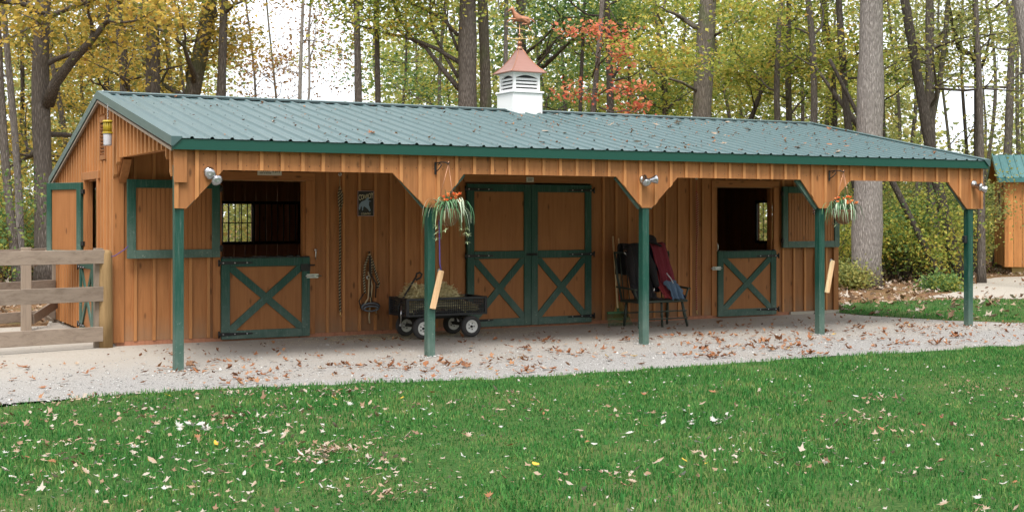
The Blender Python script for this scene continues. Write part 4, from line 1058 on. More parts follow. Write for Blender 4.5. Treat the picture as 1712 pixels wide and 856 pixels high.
hd = MB().tube([(-.60, -.05, .20), (-.63, -.05, .42), (-.58, -.05, .52), (-.40, -.05, .78), (-.36, -.05, .84)], .013, 8).tube([(-.36, -.05, .84), (-.35, -.05, .885), (-.30, -.05, .90), (-.27, -.05, .875), (-.29, -.05, .83), (-.36, -.05, .80)], .014, 8); hd.build('handle', 'black_iron', wg)
MB().tube([(-.62, -.11, .18), (-.605, -.11, .46)], .010, 8).tube([(-.63, -.13, .185), (-.60, -.05, .185)], .014, 8).build('draw_bar', 'steel', wg)
# hay
n = 7000; u = RNG.uniform(-.55, .5, n); v_ = RNG.uniform(-.24, .24, n)
prof_h = (.27 + .05 * np.sin(u * 13) + .03 * np.sin(u * 29 + 1)) * np.exp(-((u + .13) / .42) ** 6) + .03
z = .36 + (prof_h + .06) * RNG.uniform(.1, 1.0, n) * (1 - .35 * (v_ / .26) ** 2)
L = RNG.uniform(.05, .14, n); az = RNG.uniform(0, 6.283, n); el = RNG.normal(0, .35, n); wd = RNG.uniform(.003, .006, n)
d = np.stack([np.cos(az) * np.cos(el), np.sin(az) * np.cos(el), np.sin(el)], 1) * L[:, None] / 2; c = np.stack([u, v_, z], 1)
s2 = np.stack([-np.sin(az), np.cos(az), np.zeros(n)], 1) * wd[:, None]; s3 = np.stack([np.zeros(n), np.zeros(n), wd], 1)
V = np.stack([c - d - s2, c - d + s2 + s3, c + d + s2, c + d - s2 - s3 + s3 * 0], 1).reshape(-1, 3)
F = np.arange(n)[:, None] * 4 + np.array([[0, 1, 2, 3]])
hy = thing('hay_pile', 'loose pale hay heaped in the black garden wagon', 'hay', (7.9, 16.66, 0))
arrays('straw', V, F, 'hay_mat', hy)['kind'] = 'stuff'
gx = np.linspace(-.56, .56, 22); gy = np.linspace(-.25, .25, 10)
vs = [(a, b_, .30 + (.25 * math.exp(-((a + .13) / .42) ** 6) + .03) * (1 - .6 * (b_ / .26) ** 2) + random.uniform(-.012, .012)) for a in gx for b_ in gy]
fs = [(i * 10 + j, i * 10 + j + 1, (i + 1) * 10 + j + 1, (i + 1) * 10 + j) for i in range(21) for j in range(9)]
MB().add(vs, fs).build('heap', 'hay_mat', hy)
# straw litter on the ground
n = 1500; u = RNG.normal(7.6, .9, n); v_ = 16.9 + RNG.normal(0, .28, n); k = (v_ < 17.4) & (v_ > 15.9); u, v_ = u[k], v_[k]; n = len(u)
az = RNG.uniform(0, 6.283, n); L = RNG.uniform(.02, .07, n); d = np.stack([np.cos(az) * L, np.sin(az) * L, np.zeros(n)], 1); s2 = np.stack([-np.sin(az), np.cos(az), np.zeros(n)], 1) * .003
c = np.stack([u, v_, RNG.uniform(.002, .008, n)], 1)
tag(arrays('straw_litter', np.stack([c - d - s2, c - d + s2, c + d + s2, c + d - s2], 1).reshape(-1, 3), np.arange(n)[:, None] * 4 + np.array([[0, 1, 2, 3]]), 'hay_mat'), 'loose straw bits on the ground round the wagon', 'straw', kind='stuff')

# ------------------------------------------------------------------ rake, broom, bench, coats
rk = thing('leaf_rake', 'green headed rake standing against the wall left of the bench', 'rake', (11.06, 16.93, 0))
MB().tube([(.02, .0, .20), (.21, .44, 1.36)], .014, 8).build('handle', 'pale_wood', rk)
MB().bar((-.19, -.02, .205), (.19, -.02, .205), .03, .035).lathe([(.02, .19), (.024, .27)], 8, Matrix.Translation((.02, 0, 0))).build('head', 'rake_green', rk)
for i in range(19):
    u = -.18 + i * .02; MB().tube([(u, -.02, .20), (u * 1.12, -.06, .10), (u * 1.2, -.10, .012)], .0045, 5).build('tine', 'rake_green', rk)
MB().bar((-.2, -.055, .11), (.2, -.055, .11), .008, .012).build('tine_brace', 'rake_green', rk)
br = thing('broom', 'straw broom with thin red handle behind the rake', 'broom', (11.24, 17.12, 0))
MB().tube([(0, 0, .34), (.15, .27, 1.33)], .011, 8).build('handle', 'pale_wood', br)
MB().tube([(0, -.005, .33), (.025, .04, .5)], .015, 8).build('ferrule', 'rope_red', br)
m = MB()
for i in range(70):
    a = random.uniform(-1, 1); bb = random.uniform(-1, 1); m.tube([(a * .02, bb * .012, .36), (a * .08, bb * .03, .24), (a * .105, bb * .045, .05 + .04 * abs(a))], .006, 4)
m.build('bristles', 'straw_broom', br)
bn = thing('bench', 'dark wooden spindle bench piled with coats against the wall', 'bench', (11.53, 16.62, 0))
bw = .46
MB().box(-bw, bw, -.25, .25, .37, .41, c=.01).build('seat', 'bench_paint', bn)
for sx in (-1, 1):
    MB().tube([(sx * (bw - .08), -.20, .375), (sx * (bw - .05), -.225, .19), (sx * (bw - .015), -.25, 0)], [.02, .026, .016], 8).build('leg', 'bench_paint', bn)
    MB().tube([(sx * (bw - .08), .18, .375), (sx * (bw - .07), .20, .19), (sx * (bw - .06), .22, 0)], [.02, .026, .016], 8).build('leg', 'bench_paint', bn)
    MB().tube([(sx * (bw - .02), .22, .40), (sx * (bw + .02), .28, .74), (sx * (bw + .04), .33, 1.12)], .018, 8).build('back_post', 'bench_paint', bn)
    MB().tube([(sx * (bw - .03), -.2, .40), (sx * (bw + .03), -.2, .56)], .015, 8).build('arm_support', 'bench_paint', bn)
    MB().bar((sx * (bw + .03), -.24, .575), (sx * (bw + .03), .27, .60), .05, .025).build('arm', 'bench_paint', bn)
MB().tube([(0, -.2, .37), (0, -.22, .0)], .018, 8).build('leg', 'bench_paint', bn)
for z, yy in ((.24, -.235), (.13, -.265)): MB().tube([(-bw + .02, yy, z), (bw - .02, yy, z)], .011, 8).build('stretcher', 'bench_paint', bn)
MB().tube([(-bw + .02, .22, .2), (bw - .02, .22, .2)], .011, 8).build('stretcher', 'bench_paint', bn)
MB().bar((-bw - .04, .33, 1.12), (bw + .04, .33, 1.12), .06, .03).build('top_rail', 'bench_paint', bn)
for i in range(9): MB().tube([((i - 4) * .10, .22, .40), ((i - 4) * .103, .325, 1.11)], .009, 6).build('spindle', 'bench_paint', bn)
def drape(name, label, cat, mat, x0, x1, path, seed, amp=.03, folds=5, taper=0.0, skew=0.0, sleeve=None):
    """cloth hung along a path of (y, z), from x0 to x1, with vertical folds"""
    r = random.Random(seed); nx, ny = 26, 26; P = [Vector((0, *p)) for p in path]
    seg = [0]
    for a, b_ in zip(P[:-1], P[1:]): seg.append(seg[-1] + (b_ - a).length)
    ph = [r.uniform(0, 6.28) for _ in range(6)]
    vs = []
    for j in range(ny + 1):
        s_ = seg[-1] * j / ny
        i = next(k for k in range(len(P) - 1) if s_ <= seg[k + 1] + 1e-9); p = P[i].lerp(P[i + 1], (s_ - seg[i]) / max(1e-9, seg[i + 1] - seg[i]))
        v = j / ny
        for k in range(nx + 1):
            u = k / nx; wx = (u - .5) * (1 - taper * v) + .5 + skew * v
            f_ = math.sin(u * folds * 6.28 + ph[0] + 1.4 * math.sin(v * 3 + ph[1])) * (.35 + .65 * v) + .5 * math.sin(u * folds * 2.3 * 6.28 + ph[2] + v * 4) * v
            edge = .02 * math.sin(v * 9 + ph[3]) + .012 * math.sin(v * 23 + ph[4])
            vs.append((x0 + (x1 - x0) * wx + (edge if k in (0, nx) else 0), p.y - abs(amp) * (f_ + .6), p.z + .012 * math.sin(u * 11 + ph[5]) * (1 if j in (0, ny) else .5)))
    fs = [(j * (nx + 1) + k, j * (nx + 1) + k + 1, (j + 1) * (nx + 1) + k + 1, (j + 1) * (nx + 1) + k) for j in range(ny) for k in range(nx)]
    t = thing(name, label, cat, (11.555, 16.62, 0)); t.scale = (.74, 1, 1.04)
    m = MB().add(vs, fs, 0, True); o = m.build('cloth', mat, t)
    sl = o.modifiers.new('thick', 'SOLIDIFY'); sl.thickness = .012; sl.offset = 0
    return t
dc = drape('dark_coat', 'long black oilskin coat draped over the left half of the bench', 'coat', 'cloth_black', -.62, -.06, [(.42, .75), (.36, 1.2), (.27, 1.21), (.16, .95), (.03, .62), (-.10, .43), (-.22, .42)], 3, .03, 3)
MB().tube([(-.5, .2, 1.15), (-.56, .05, .9), (-.57, -.02, .62)], [.07, .075, .05], 12).build('sleeve', 'cloth_black', dc)
MB().tube([(-.14, .18, 1.12), (-.06, .02, .86), (-.03, -.08, .58)], [.07, .075, .05], 12).build('sleeve', 'cloth_black', dc)
MB().tube([(-.62, .17, 1.12), (-.64, .14, 1.08), (-.6, .12, 1.04), (-.56, .14, 1.08), (-.6, .16, 1.12)], .012, 6).build('buckle', 'steel', dc)
MB().tube([(-.16, -.12, .50), (-.15, -.13, .57)], .016, 8).build('buckle', 'steel', dc)
drape('navy_coat', 'navy quilted coat on the back corner of the bench behind the maroon blanket', 'coat', 'cloth_navy', .06, .50, [(.43, .8), (.38, 1.19), (.30, 1.21), (.24, 1.05), (.20, .70), (.15, .5)], 8, .02, 3)
drape('maroon_blanket', 'maroon fleece blanket falling diagonally over the bench back', 'blanket', 'cloth_maroon', .03, .42, [(.36, 1.1), (.31, 1.23), (.22, 1.2), (.11, .95), (.0, .66), (-.12, .44)], 12, .028, 2.4, taper=.05, skew=.28)
drape('red_shirt', 'red shirt crumpled on the seat beneath the maroon blanket', 'shirt', 'cloth_red', .02, .40, [(.14, .82), (.06, .68), (-.06, .52), (-.17, .44), (-.22, .42)], 15, .03, 3)
dj = drape('denim_jacket', 'faded blue denim jacket crumpled at the front edge of the bench', 'jacket', 'cloth_denim', .16, .46, [(-.02, .66), (-.10, .60), (-.18, .50), (-.22, .43), (-.25, .40)], 21, .045, 2.2)
MB().tube([(.16, -.13, .78), (.24, -.16, .70), (.28, -.18, .63)], .010, 6).build('white_strap', 'white_plastic', dj)
drape('purple_cloth', 'small purple cloth at the right end of the bench seat', 'cloth', 'cloth_navy', .40, .54, [(-.05, .52), (-.14, .46), (-.22, .43)], 25, .03, 2)
hb = thing('black_cap', 'black crumpled cap on top of the coats behind the post', 'cap', (11.53, 16.62, .06))
MB().lathe([(.11, 0), (.12, .03), (.10, .09), (.06, .125), (.0, .135)], 16, Matrix.Translation((.09, .26, 1.20)) @ Matrix.Rotation(R(12), 4, 'Y')).build('crown', 'cloth_black', hb)
MB().lathe([(.0, 0), (.16, -.012), (.165, .0), (.11, .012)], 16, Matrix.Translation((.11, .22, 1.205)) @ Matrix.Rotation(R(20), 4, 'Y')).build('brim', 'cloth_black', hb)

# ------------------------------------------------------------------ fences
fn = thing('board_fence', 'weathered grey three rail board fence meeting the barn corner at the round post', 'fence', (3.3, 17.25, 0))
pA = Vector((3.47, 17.285, 0)); pB = Vector((-2.2, 15.9, 0)); dF = pB - pA
def rel(p): return Vector(p) - Vector((3.3, 17.25, 0))
for z0, z1 in ((1.08, 1.255), (.595, .785), (.085, .275)):
    a, b_ = rel(pA), rel(pB); zc = (z0 + z1) / 2; j = random.uniform(-.012, .012)
    MB().bar((a.x, a.y, zc + j), (b_.x, b_.y, zc - j + .02), .036, z1 - z0, c=.004).build('rail', 'grey_wood', fn)
for t_ in (.0, .47, .95):
    p = rel(pA + dF * t_ + Vector((-.055, .09, 0)))
    MB().box(p.x - .055, p.x + .055, p.y - .06, p.y + .05, -.05, 1.27, c=.006).build('post', 'grey_wood_v', fn)
MB().lathe([(.092, -.05), (.09, .4), (.086, 1.0), (.083, 1.20), (.06, 1.245), (.0, 1.25)], 20, Matrix.Translation(rel((3.50, 17.34, 0)))).build('round_post', 'round_post', fn)
f2 = thing('back_fence', 'second grey board fence farther back behind the front fence', 'fence', (2.98, 20.34, 0))
a = Vector((.62, 1.35, 0)); b_ = Vector((-5.2, -1.6, 0))
for za, zb_ in ((1.10, 1.02), (.60, .55), (.13, .10)):
    MB().bar((a.x, a.y, za), (b_.x, b_.y, zb_), .036, .16, c=.004).build('rail', 'grey_wood', f2)
for px_, py_ in ((0, .07), (.66, 1.42), (-2.4, -1.0), (-4.4, -2.0)): MB().box(px_ - .07, px_ + .07, py_ - .05, py_ + .05, -.05, 1.22, c=.006).build('post', 'grey_wood_v', f2)
MB().bar((.1, .1, 1.0), (.66, 1.3, 1.16), .036, .15, c=.004).bar((.1, .1, .16), (.66, 1.3, .32), .036, .15, c=.004).build('gate_board', 'grey_wood', f2)

# ------------------------------------------------------------------ shed
SH = Vector((30.3, 26.2, 0)); sx1 = 4.6; sd2 = 3.4
sh = thing('storage_shed', 'small orange board shed with teal metal roof beside the gravel path', 'shed', tuple(SH), R(-44)); sh['org'] = tuple(SH)
zb0, ze, zr_ = .22, 2.80, 3.44
strips('y', SH.x, SH.x + sx1, .23, lambda u: zb0, lambda u: ze, SH.y, SH.y + .03, 'shed_wood', 'board', seed=11, parent=sh, jit=.008, gap=.012)
def sz(y_): k = (y_ - SH.y) / sd2; return ze + (zr_ - ze) * (1 - abs(2 * k - 1))
hole = (SH.y + 1.2, SH.y + 2.1, 1.55, 2.35)
strips('x', SH.y + .035, SH.y + sd2, .23, lambda u: zb0, lambda u: sz(u), SH.x, SH.x + .03, 'shed_wood', 'board', [hole], [SH.y + sd2 / 2], seed=12, parent=sh, jit=.008, gap=.012)
sb_ = MB()
def shp(mb, name, mat): mb.v = [tuple(Vector(p) - SH) for p in mb.v]; return mb.build(name, mat, sh)
wn = shp(MB().box(SH.x - .03, SH.x - .001, hole[0] - .08, hole[0], hole[2] - .08, hole[3] + .08).box(SH.x - .03, SH.x - .001, hole[1], hole[1] + .08, hole[2] - .08, hole[3] + .08).box(SH.x - .03, SH.x - .001, hole[0] + .001, hole[1] - .001, hole[2] - .08, hole[2]).box(SH.x - .03, SH.x - .001, hole[0] + .001, hole[1] - .001, hole[3], hole[3] + .08), 'window_trim', 'raw_pine')
shp(MB().box(SH.x + .012, SH.x + .02, hole[0], hole[1], hole[2], hole[3]), 'window_pane', 'louver_dark')
for ya in (.2, sd2 - .3): shp(MB().box(SH.x + .2, SH.x + sx1, SH.y + ya, SH.y + ya + .1, -.03, .215), 'skid', 'skid_wood')
shp(MB().box(SH.x - .012, SH.x + .09, SH.y - .02, SH.y - .0085, zb0, ze), 'corner_trim', 'shed_wood')
ov = .22
pn = MB()
NPn = 6; pw = (sx1 + .4) / NPn
def spanel():
    d = Vector((0, sd2 / 2 + ov, (zr_ - ze) * (1 + ov / (sd2 / 2)))); n = Vector((0, -d.z, d.y)).normalized(); pr = []
    for k in range(4):
        a = k * pw / 4; pr += [(a, 0), (a + pw / 4 - .06, 0), (a + pw / 4 - .045, .025), (a + pw / 4 - .018, .025)]
    pr.append((pw, 0)); vs = [Vector((u, 0, 0)) + d * t_ + n * hh for u, hh in pr for t_ in (0, 1)]
    return MB().add(vs, [(2 * i, 2 * i + 2, 2 * i + 3, 2 * i + 1) for i in range(len(pr) - 1)]).mesh('roof_panel')
sm = spanel(); sm.materials.append(MATS['shed_roof_metal'])
zl = ze - (zr_ - ze) * ov / (sd2 / 2) + .04
for i in range(NPn):
    link('roof_panel', sm, None, sh, (-.2 + i * pw, -ov, zl)); link('roof_panel', sm, None, sh, (-.2 + (i + 1) * pw, sd2 + ov, zl), (0, 0, math.pi))
shp(MB().box(SH.x - .2, SH.x + sx1 + .2, SH.y - ov - .015, SH.y - ov + .015, zl - .13, zl - .004), 'fascia', 'shed_roof_metal')
for sg in (-1, 1):
    yy = SH.y + (-ov if sg < 0 else sd2 + ov); shp(MB().bar((SH.x - .21, yy, zl - .03), (SH.x - .21, SH.y + sd2 / 2, zr_ + .02), .03, .14), 'rake_trim', 'shed_roof_metal')
shp(MB().prism([(SH.y - ov + .03, zl - .09), (SH.y + sd2 / 2, zr_ - .06), (SH.y + sd2 + ov - .03, zl - .09), (SH.y + sd2 + ov - .03, zl - .05), (SH.y + sd2 / 2, zr_ - .02), (SH.y - ov + .03, zl - .05)], 'x', SH.x - .2, SH.x + sx1 + .2), 'roof_deck', 'shed_wood')
# ------------------------------------------------------------------ trees
def leafcloud(centers, per, sig, size, rng, flat=.45, normal_up=.5):
    """kite-shaped leaves scattered round cluster centres -> V, F arrays"""
    C0 = np.repeat(np.asarray(centers, float), per, 0); n = len(C0)
    off = rng.normal(0, 1, (n, 3)) * np.array([sig, sig, sig * flat]); c = C0 + off
    a = rng.uniform(0, 6.283, n); nrm = rng.normal(0, 1, (n, 3)); nrm[:, 2] = np.abs(nrm[:, 2]) + normal_up; nrm /= np.linalg.norm(nrm, axis=1)[:, None]
    t = np.stack([np.cos(a), np.sin(a), rng.normal(-.35, .4, n)], 1); t -= nrm * (t * nrm).sum(1)[:, None]; t /= np.linalg.norm(t, axis=1)[:, None] + 1e-9
    s2 = np.cross(nrm, t); L = (size * rng.uniform(.6, 1.35, n))[:, None]
    V = np.stack([c - t * L * .5, c + s2 * L * .38 - t * L * .05 + nrm * L * .08, c + t * L * .6, c - s2 * L * .38 - t * L * .05 + nrm * L * .08], 1).reshape(-1, 3)
    return V, np.arange(n)[:, None] * 4 + np.array([[0, 1, 2, 3]])
def grow(mb, p, d, L, r, rng, depth, tips, droop=0, kids=3, bend=.22):
    """one limb: curved tapering tube, then smaller limbs; collects leaf positions"""
    n = 5; pts = [Vector(p)]; d = Vector(d).normalized()
    for i in range(n):
        d = (d + Vector((rng.normal(0, bend), rng.normal(0, bend), rng.normal(.02 - droop, bend * .7)))).normalized(); pts.append(pts[-1] + d * L / n)
    mb.tube(pts, [r * (1 - .75 * i / n) for i in range(n + 1)], 6 if r > .03 else 4, cap=False)
    if depth == 0:
        tips += [pts[2], pts[4], pts[5]]; return
    for k in range(kids):
        i = int(rng.integers(2, n + 1)); q_ = Vector((rng.normal(), rng.normal(), rng.normal(.2, .6)))
        dd = (d * .7 + q_.normalized() * .8); grow(mb, pts[i], dd, L * rng.uniform(.4, .65), max(.006, r * .45), rng, depth - 1, tips, droop, kids, bend)
    tips.append(pts[-1])
def tree(name, label, px, w_px, q, slope=0.0, H=12, bk_='bark_brown', leafm='leaf_yelgreen', limbs=7, zmin=4.2, per=34, seed=0, group=None, cat='tree', bend=.10, fork=None, extra=(), sig=.42, size=.10, py=195, limbL=(1.4, 3.2), sides=14, flare=.35, dirs=None, exl=1.2):
    """px, w_px: where the trunk crosses the roof line in the photograph and how wide; q: metres away; slope: lean to the right per metre of height"""
    rng = np.random.default_rng(seed); z_ref = EYE + (359.8 - py) * q / 2198
    base = spot(px, q); right = Vector((C_, -S_, 0)); base -= right * slope * z_ref; r0 = w_px / 2198 * q / 2
    t = thing(name, label, cat, tuple(base), 0, group)
    N = 22; pts = []; rad = []; ph = rng.uniform(0, 6.28, 4); dd = rng.normal(0, .02)
    for i in range(N + 1):
        z = H * i / N; wob = bend * (math.sin(z * .55 + ph[0]) - math.sin(z_ref * .55 + ph[0])); wo2 = bend * (math.sin(z * .45 + ph[1]))
        p = right * (slope * z + wob * (1 if i else 1)) + Vector((S_, C_, 0)) * (wo2 + dd * z); p.z = z - (.08 if i == 0 else 0); pts.append(p)
        k = 1.08 - .62 * (z / H) + flare * math.exp(-z / .35); rad.append(r0 * k * (1 + .05 * math.sin(z * 2.1 + ph[2]) + .03 * math.sin(z * 5.3 + ph[3])))
    mb = MB(); mb.tube(pts, rad, sides)
    # a trunk is never a perfect circle
    mb.v = [tuple(v) for v in mb.v]
    def along(z): f_ = min(max(z / H * N, 0), N - 1e-6); i = int(f_); return pts[i].lerp(pts[i + 1], f_ - i), rad[i]
    tips = []
    if fork:
        zf, ds, fr_ = fork; p, r_ = along(zf); pp = [p + (right * ds + Vector((0, 0, 1))) * (u * (H - zf) / 8) + right * .12 * math.sin(u) for u in range(9)]
        mb.tube(pp, [r_ * fr_ * (1 - .06 * u) for u in range(9)], 10)
        for k in range(3): grow(mb, pp[3 + k * 2], (rng.normal(), rng.normal(), .6), rng.uniform(*limbL), r_ * .3, rng, 1, tips)
    for k in range(limbs):
        z = rng.uniform(zmin, H * .92); p, r_ = along(z); a = rng.uniform(0, 6.283) if not dirs else rng.choice(dirs) + rng.normal(0, .4)
        grow(mb, p, (math.cos(a), math.sin(a), rng.uniform(.05, .7)), rng.uniform(*limbL), min(r_ * .42, .09), rng, 1, tips, droop=.02)
    for pl, r_ in extra:       # limbs the photograph shows, as (px, py) runs at this tree's distance
        pp = [pix(a_, b_, q + o) - base for a_, b_, o in pl]; mb.tube(pp, [r_ * (1 - .6 * i / (len(pp) - 1)) for i in range(len(pp))], 8)
        for k in range(3): grow(mb, pp[-1 - k % 2], (rng.normal(), rng.normal(), .3), exl, r_ * .35, rng, 1, tips)
    mb.build('trunk', bk_, t)
    if per and tips:
        V, F = leafcloud(tips, per, sig, size, rng); arrays('crown', V, F, leafm, t)
    return t
G1 = 'slim trees in the woods behind the barn'
T = tree
# ---- trees one can tell apart, left to right
T('forest_tree', 'grey leaning trunk at the far left edge of the picture', 8, 15, 28, -.10, 11, 'bark_brown', 'leaf_gold', 6, 4.5, 30, 1, py=300)
T('forest_tree', 'large left trunk with a thick limb reaching right, among gold leaves', 68, 33, 29, .03, 13, 'bark_brown', 'leaf_gold', 12, 3.0, 44, 2, bend=.12, py=250, extra=[([(80, 175, 0), (92, 140, -.2), (122, 100, -.5), (150, 72, -.8), (175, 40, -1)], .15)], size=.115)
T('forest_tree', 'pale slender trunk right beside the large left trunk', 30, 13, 30, -.02, 11, 'bark_grey', 'leaf_gold', 6, 3.4, 34, 3, py=320)
T('forest_tree', 'twisting dark trunk wrapped in gold leaves left of the gable', 213, 21, 34, .02, 12, 'bark_brown', 'leaf_gold', 11, 4.0, 44, 4, bend=.22, py=120)
T('forest_tree', 'straight dark trunk rising just right of the gable peak', 253, 28, 33, .0, 14, 'bark_brown', 'leaf_gold', 5, 6.5, 22, 5, bend=.03, py=100)
T('forest_tree', 'mossy curved trunk with rough greenish bark above the left roof', 336, 31, 34, .12, 13, 'bark_moss', 'leaf_gold', 8, 4.6, 40, 6, bend=.16, py=110, extra=[([(345, 50, 0), (356, 25, -.3), (352, 0, -.6), (346, -40, -1)], .17), ([(318, 155, 0), (312, 120, -.2), (322, 95, -.3), (305, 70, -.4)], .06)])
T('forest_tree', 'smooth brown trunk touching the mossy one on its right', 372, 18, 33, .02, 13, 'bark_brown', 'leaf_yelgreen', 4, 6.2, 30, 7, bend=.04, py=100, extra=[([(374, 25, 0), (392, 8, -.3), (420, -2, -.6)], .05)])
T('birch_tree', 'pale forked birch standing against the bright sky gap', 505, 8, 40, .02, 11, 'bark_birch', 'leaf_rust', 9, 3.4, 22, 8, bend=.06, py=110, fork=(3.6, .10, .7), size=.085)
T('forest_tree', 'narrow straight trunk, left of the pair left of the cupola', 597, 14, 34, -.01, 14, 'bark_brown', 'leaf_yelgreen', 5, 5.5, 26, 9, bend=.03, py=90)
T('forest_tree', 'narrow straight trunk, right of the pair left of the cupola', 631, 11, 35, .0, 14, 'bark_brown', 'leaf_yelgreen', 5, 5.5, 26, 10, bend=.03, py=90)
T('forest_tree', 'broad straight grey trunk just left of the cupola', 781, 36, 34, .0, 15, 'bark_brown', 'leaf_yelgreen', 6, 6.5, 40, 12, bend=.02, py=90, extra=[([(768, 150, .3), (735, 110, .4), (712, 80, .5), (680, 62, .6), (650, 40, .7)], .07), ([(768, 105, .3), (730, 82, .4), (690, 66, .5), (655, 58, .6), (615, 48, .8), (560, 30, 1)], .06), ([(766, 60, .3), (738, 30, .4), (700, 12, .5), (660, -10, .6)], .05), ([(766, 130, .3), (745, 95, .4), (725, 55, .5), (718, 20, .5), (722, -20, .5)], .05), ([(766, 85, .3), (752, 50, .4), (742, 15, .4), (748, -20, .4)], .045), ([(690, 66, .5), (672, 40, .5), (655, 0, .5)], .045)])
T('forest_tree', 'grey brown trunk hugging the broad trunk on its right', 810, 22, 35.5, .0, 14, 'bark_moss', 'leaf_dgreen', 5, 6, 34, 13, bend=.08, py=90)
T('forest_tree', 'thin pale trunk between the cupola roof and weather vane', 846, 10, 36, .04, 12, 'bark_grey', 'leaf_dgreen', 5, 5, 30, 14, bend=.06, py=60)
T('forest_tree', 'shadowed trunk directly behind the weather vane', 872, 20, 39, -.02, 13, 'bark_brown', 'leaf_dgreen', 7, 4.6, 42, 15, bend=.06, py=60, extra=[([(905, 115, 0), (930, 92, -.3), (955, 68, -.6), (985, 52, -.9)], .07), ([(900, 100, 0), (925, 72, -.3), (960, 55, -.6), (990, 35, -.9)], .06)])
T('maple_tree', 'slim maple with scarlet leaves right of the cupola', 998, 12, 32, .02, 9.5, 'bark_brown', 'leaf_red', 0, 3.4, 4, 16, bend=.14, py=120, exl=.5, sig=.17, size=.10, extra=[([(990, 130, 0), (1000, 100, -.5), (985, 75, -.6), (975, 70, -.7)], .02), ([(1000, 160, 0), (1020, 145, -.4), (1050, 150, -.6), (1062, 165, -.7)], .02), ([(1000, 110, 0), (1022, 88, -.4), (1045, 95, -.6), (1055, 98, -.7)], .02), ([(1002, 180, 0), (1025, 188, -.4), (1050, 185, -.6), (1062, 188, -.7)], .02), ([(1000, 150, 0), (985, 150, -.5), (968, 160, -.6)], .015), ([(1000, 90, 0), (1010, 72, -.4), (1020, 70, -.6)], .015)])
T('forest_tree', 'dark trunk behind the scarlet maple leaves', 1018, 14, 36, -.02, 12, 'bark_dark', 'leaf_yelgreen', 6, 4.6, 36, 17, bend=.05, py=120)
T('forest_tree', 'thin black trunk between cupola and scarlet maple', 973, 8, 37, .02, 11, 'bark_dark', 'leaf_dgreen', 5, 4.4, 36, 18, bend=.05, py=120)
T('forest_tree', 'wide dark trunk flaring at the roof ridge right of the maple', 1178, 38, 34, .03, 14, 'bark_moss', 'leaf_yelgreen', 6, 5.6, 38, 19, bend=.06, py=120, extra=[([(1165, 152, 0), (1140, 138, -.3), (1112, 130, -.6), (1095, 122, -.9)], .045), ([(1195, 60, 0), (1215, 48, -.4), (1230, 38, -.8)], .04)], flare=.2)
T('forest_tree', 'big pale grey trunk with furrowed bark beyond the porch end', 1453, 47, 30.5, .015, 15, 'bark_grey', 'leaf_yelgreen', 4, 8, 34, 21, bend=.02, py=240, sides=26, flare=.22)
T('forest_tree', 'dark trunk half hidden left of the big pale trunk', 1420, 14, 35, -.10, 13, 'bark_dark', 'leaf_yelgreen', 6, 5, 34, 22, bend=.08, py=210)
T('forest_tree', 'slanting dark trunk crossing left of the big pale trunk', 1362, 14, 36, -.05, 13, 'bark_brown', 'leaf_yelgreen', 6, 5, 36, 23, bend=.18, py=150, extra=[([(1362, 110, 0), (1390, 150, -.2), (1420, 190, -.4), (1440, 218, -.5)][::-1], .09)])
T('forest_tree', 'curving trunk above the right part of the roof', 1296, 12, 37, -.02, 12, 'bark_brown', 'leaf_yelgreen', 6, 4.6, 36, 24, bend=.2, py=140)
T('forest_tree', 'brown trunk behind the ridge between two slanting trunks', 1318, 13, 39, .0, 12, 'bark_brown', 'leaf_yelgreen', 6, 4.6, 36, 25, bend=.05, py=100)
T('forest_tree', 'forked dark trunk right of the big pale trunk', 1540, 19, 34, -.20, 13, 'bark_dark', 'leaf_yelgreen', 5, 5.2, 30, 26, bend=.06, py=150, fork=(6.0, -.22, .7))
T('forest_tree', 'yellowish trunk leaning beside the forked dark trunk', 1562, 11, 36, .12, 12, 'bark_moss', 'leaf_yelgreen', 5, 4.4, 34, 27, bend=.15, py=180)
T('forest_tree', 'trunk with two short stubs near the shed roof', 1636, 13, 37, .0, 11, 'bark_dark', 'leaf_olive', 5, 5.6, 30, 28, bend=.07, py=170, extra=[([(1636, 110, 0), (1625, 92, -.2), (1605, 85, -.4), (1592, 40, -.6), (1585, 0, -.7)], .10), ([(1636, 120, 0), (1648, 95, -.3), (1655, 60, -.5)], .06)])
T('forest_tree', 'trunk rising directly behind the shed roof', 1686, 15, 42, .08, 13, 'bark_brown', 'leaf_olive', 6, 5, 34, 29, bend=.07, py=200, fork=(6.5, -.10, .7))
T('forest_tree', 'leaning grey trunk in the top right corner', 1712, 26, 30, -.14, 15, 'bark_grey', 'leaf_olive', 3, 9, 24, 30, bend=.03, py=60)
T('forest_tree', 'trunk seen through the porch behind the right corner post', 1642, 13, 33, -.02, 9, 'bark_brown', 'leaf_olive', 0, 6.8, 0, 31, bend=.05, py=380)
T('dead_tree', 'thin dead trunk leaning in the thicket behind the porch', 1514, 12, 33, -.50, 5.6, 'bark_dark', 'leaf_olive', 1, 4.5, 10, 32, bend=.03, py=350)
T('forest_tree', 'leafless looking trunk in the thicket right of the dead leaning trunk', 1556, 19, 36, -.03, 11, 'bark_brown', 'leaf_olive', 6, 4.0, 34, 33, bend=.05, py=330)
T('forest_tree', 'dark trunk close behind the right roof slope', 1478, 10, 39, .03, 12, 'bark_dark', 'leaf_yelgreen', 6, 4.2, 34, 34, bend=.1, py=180)
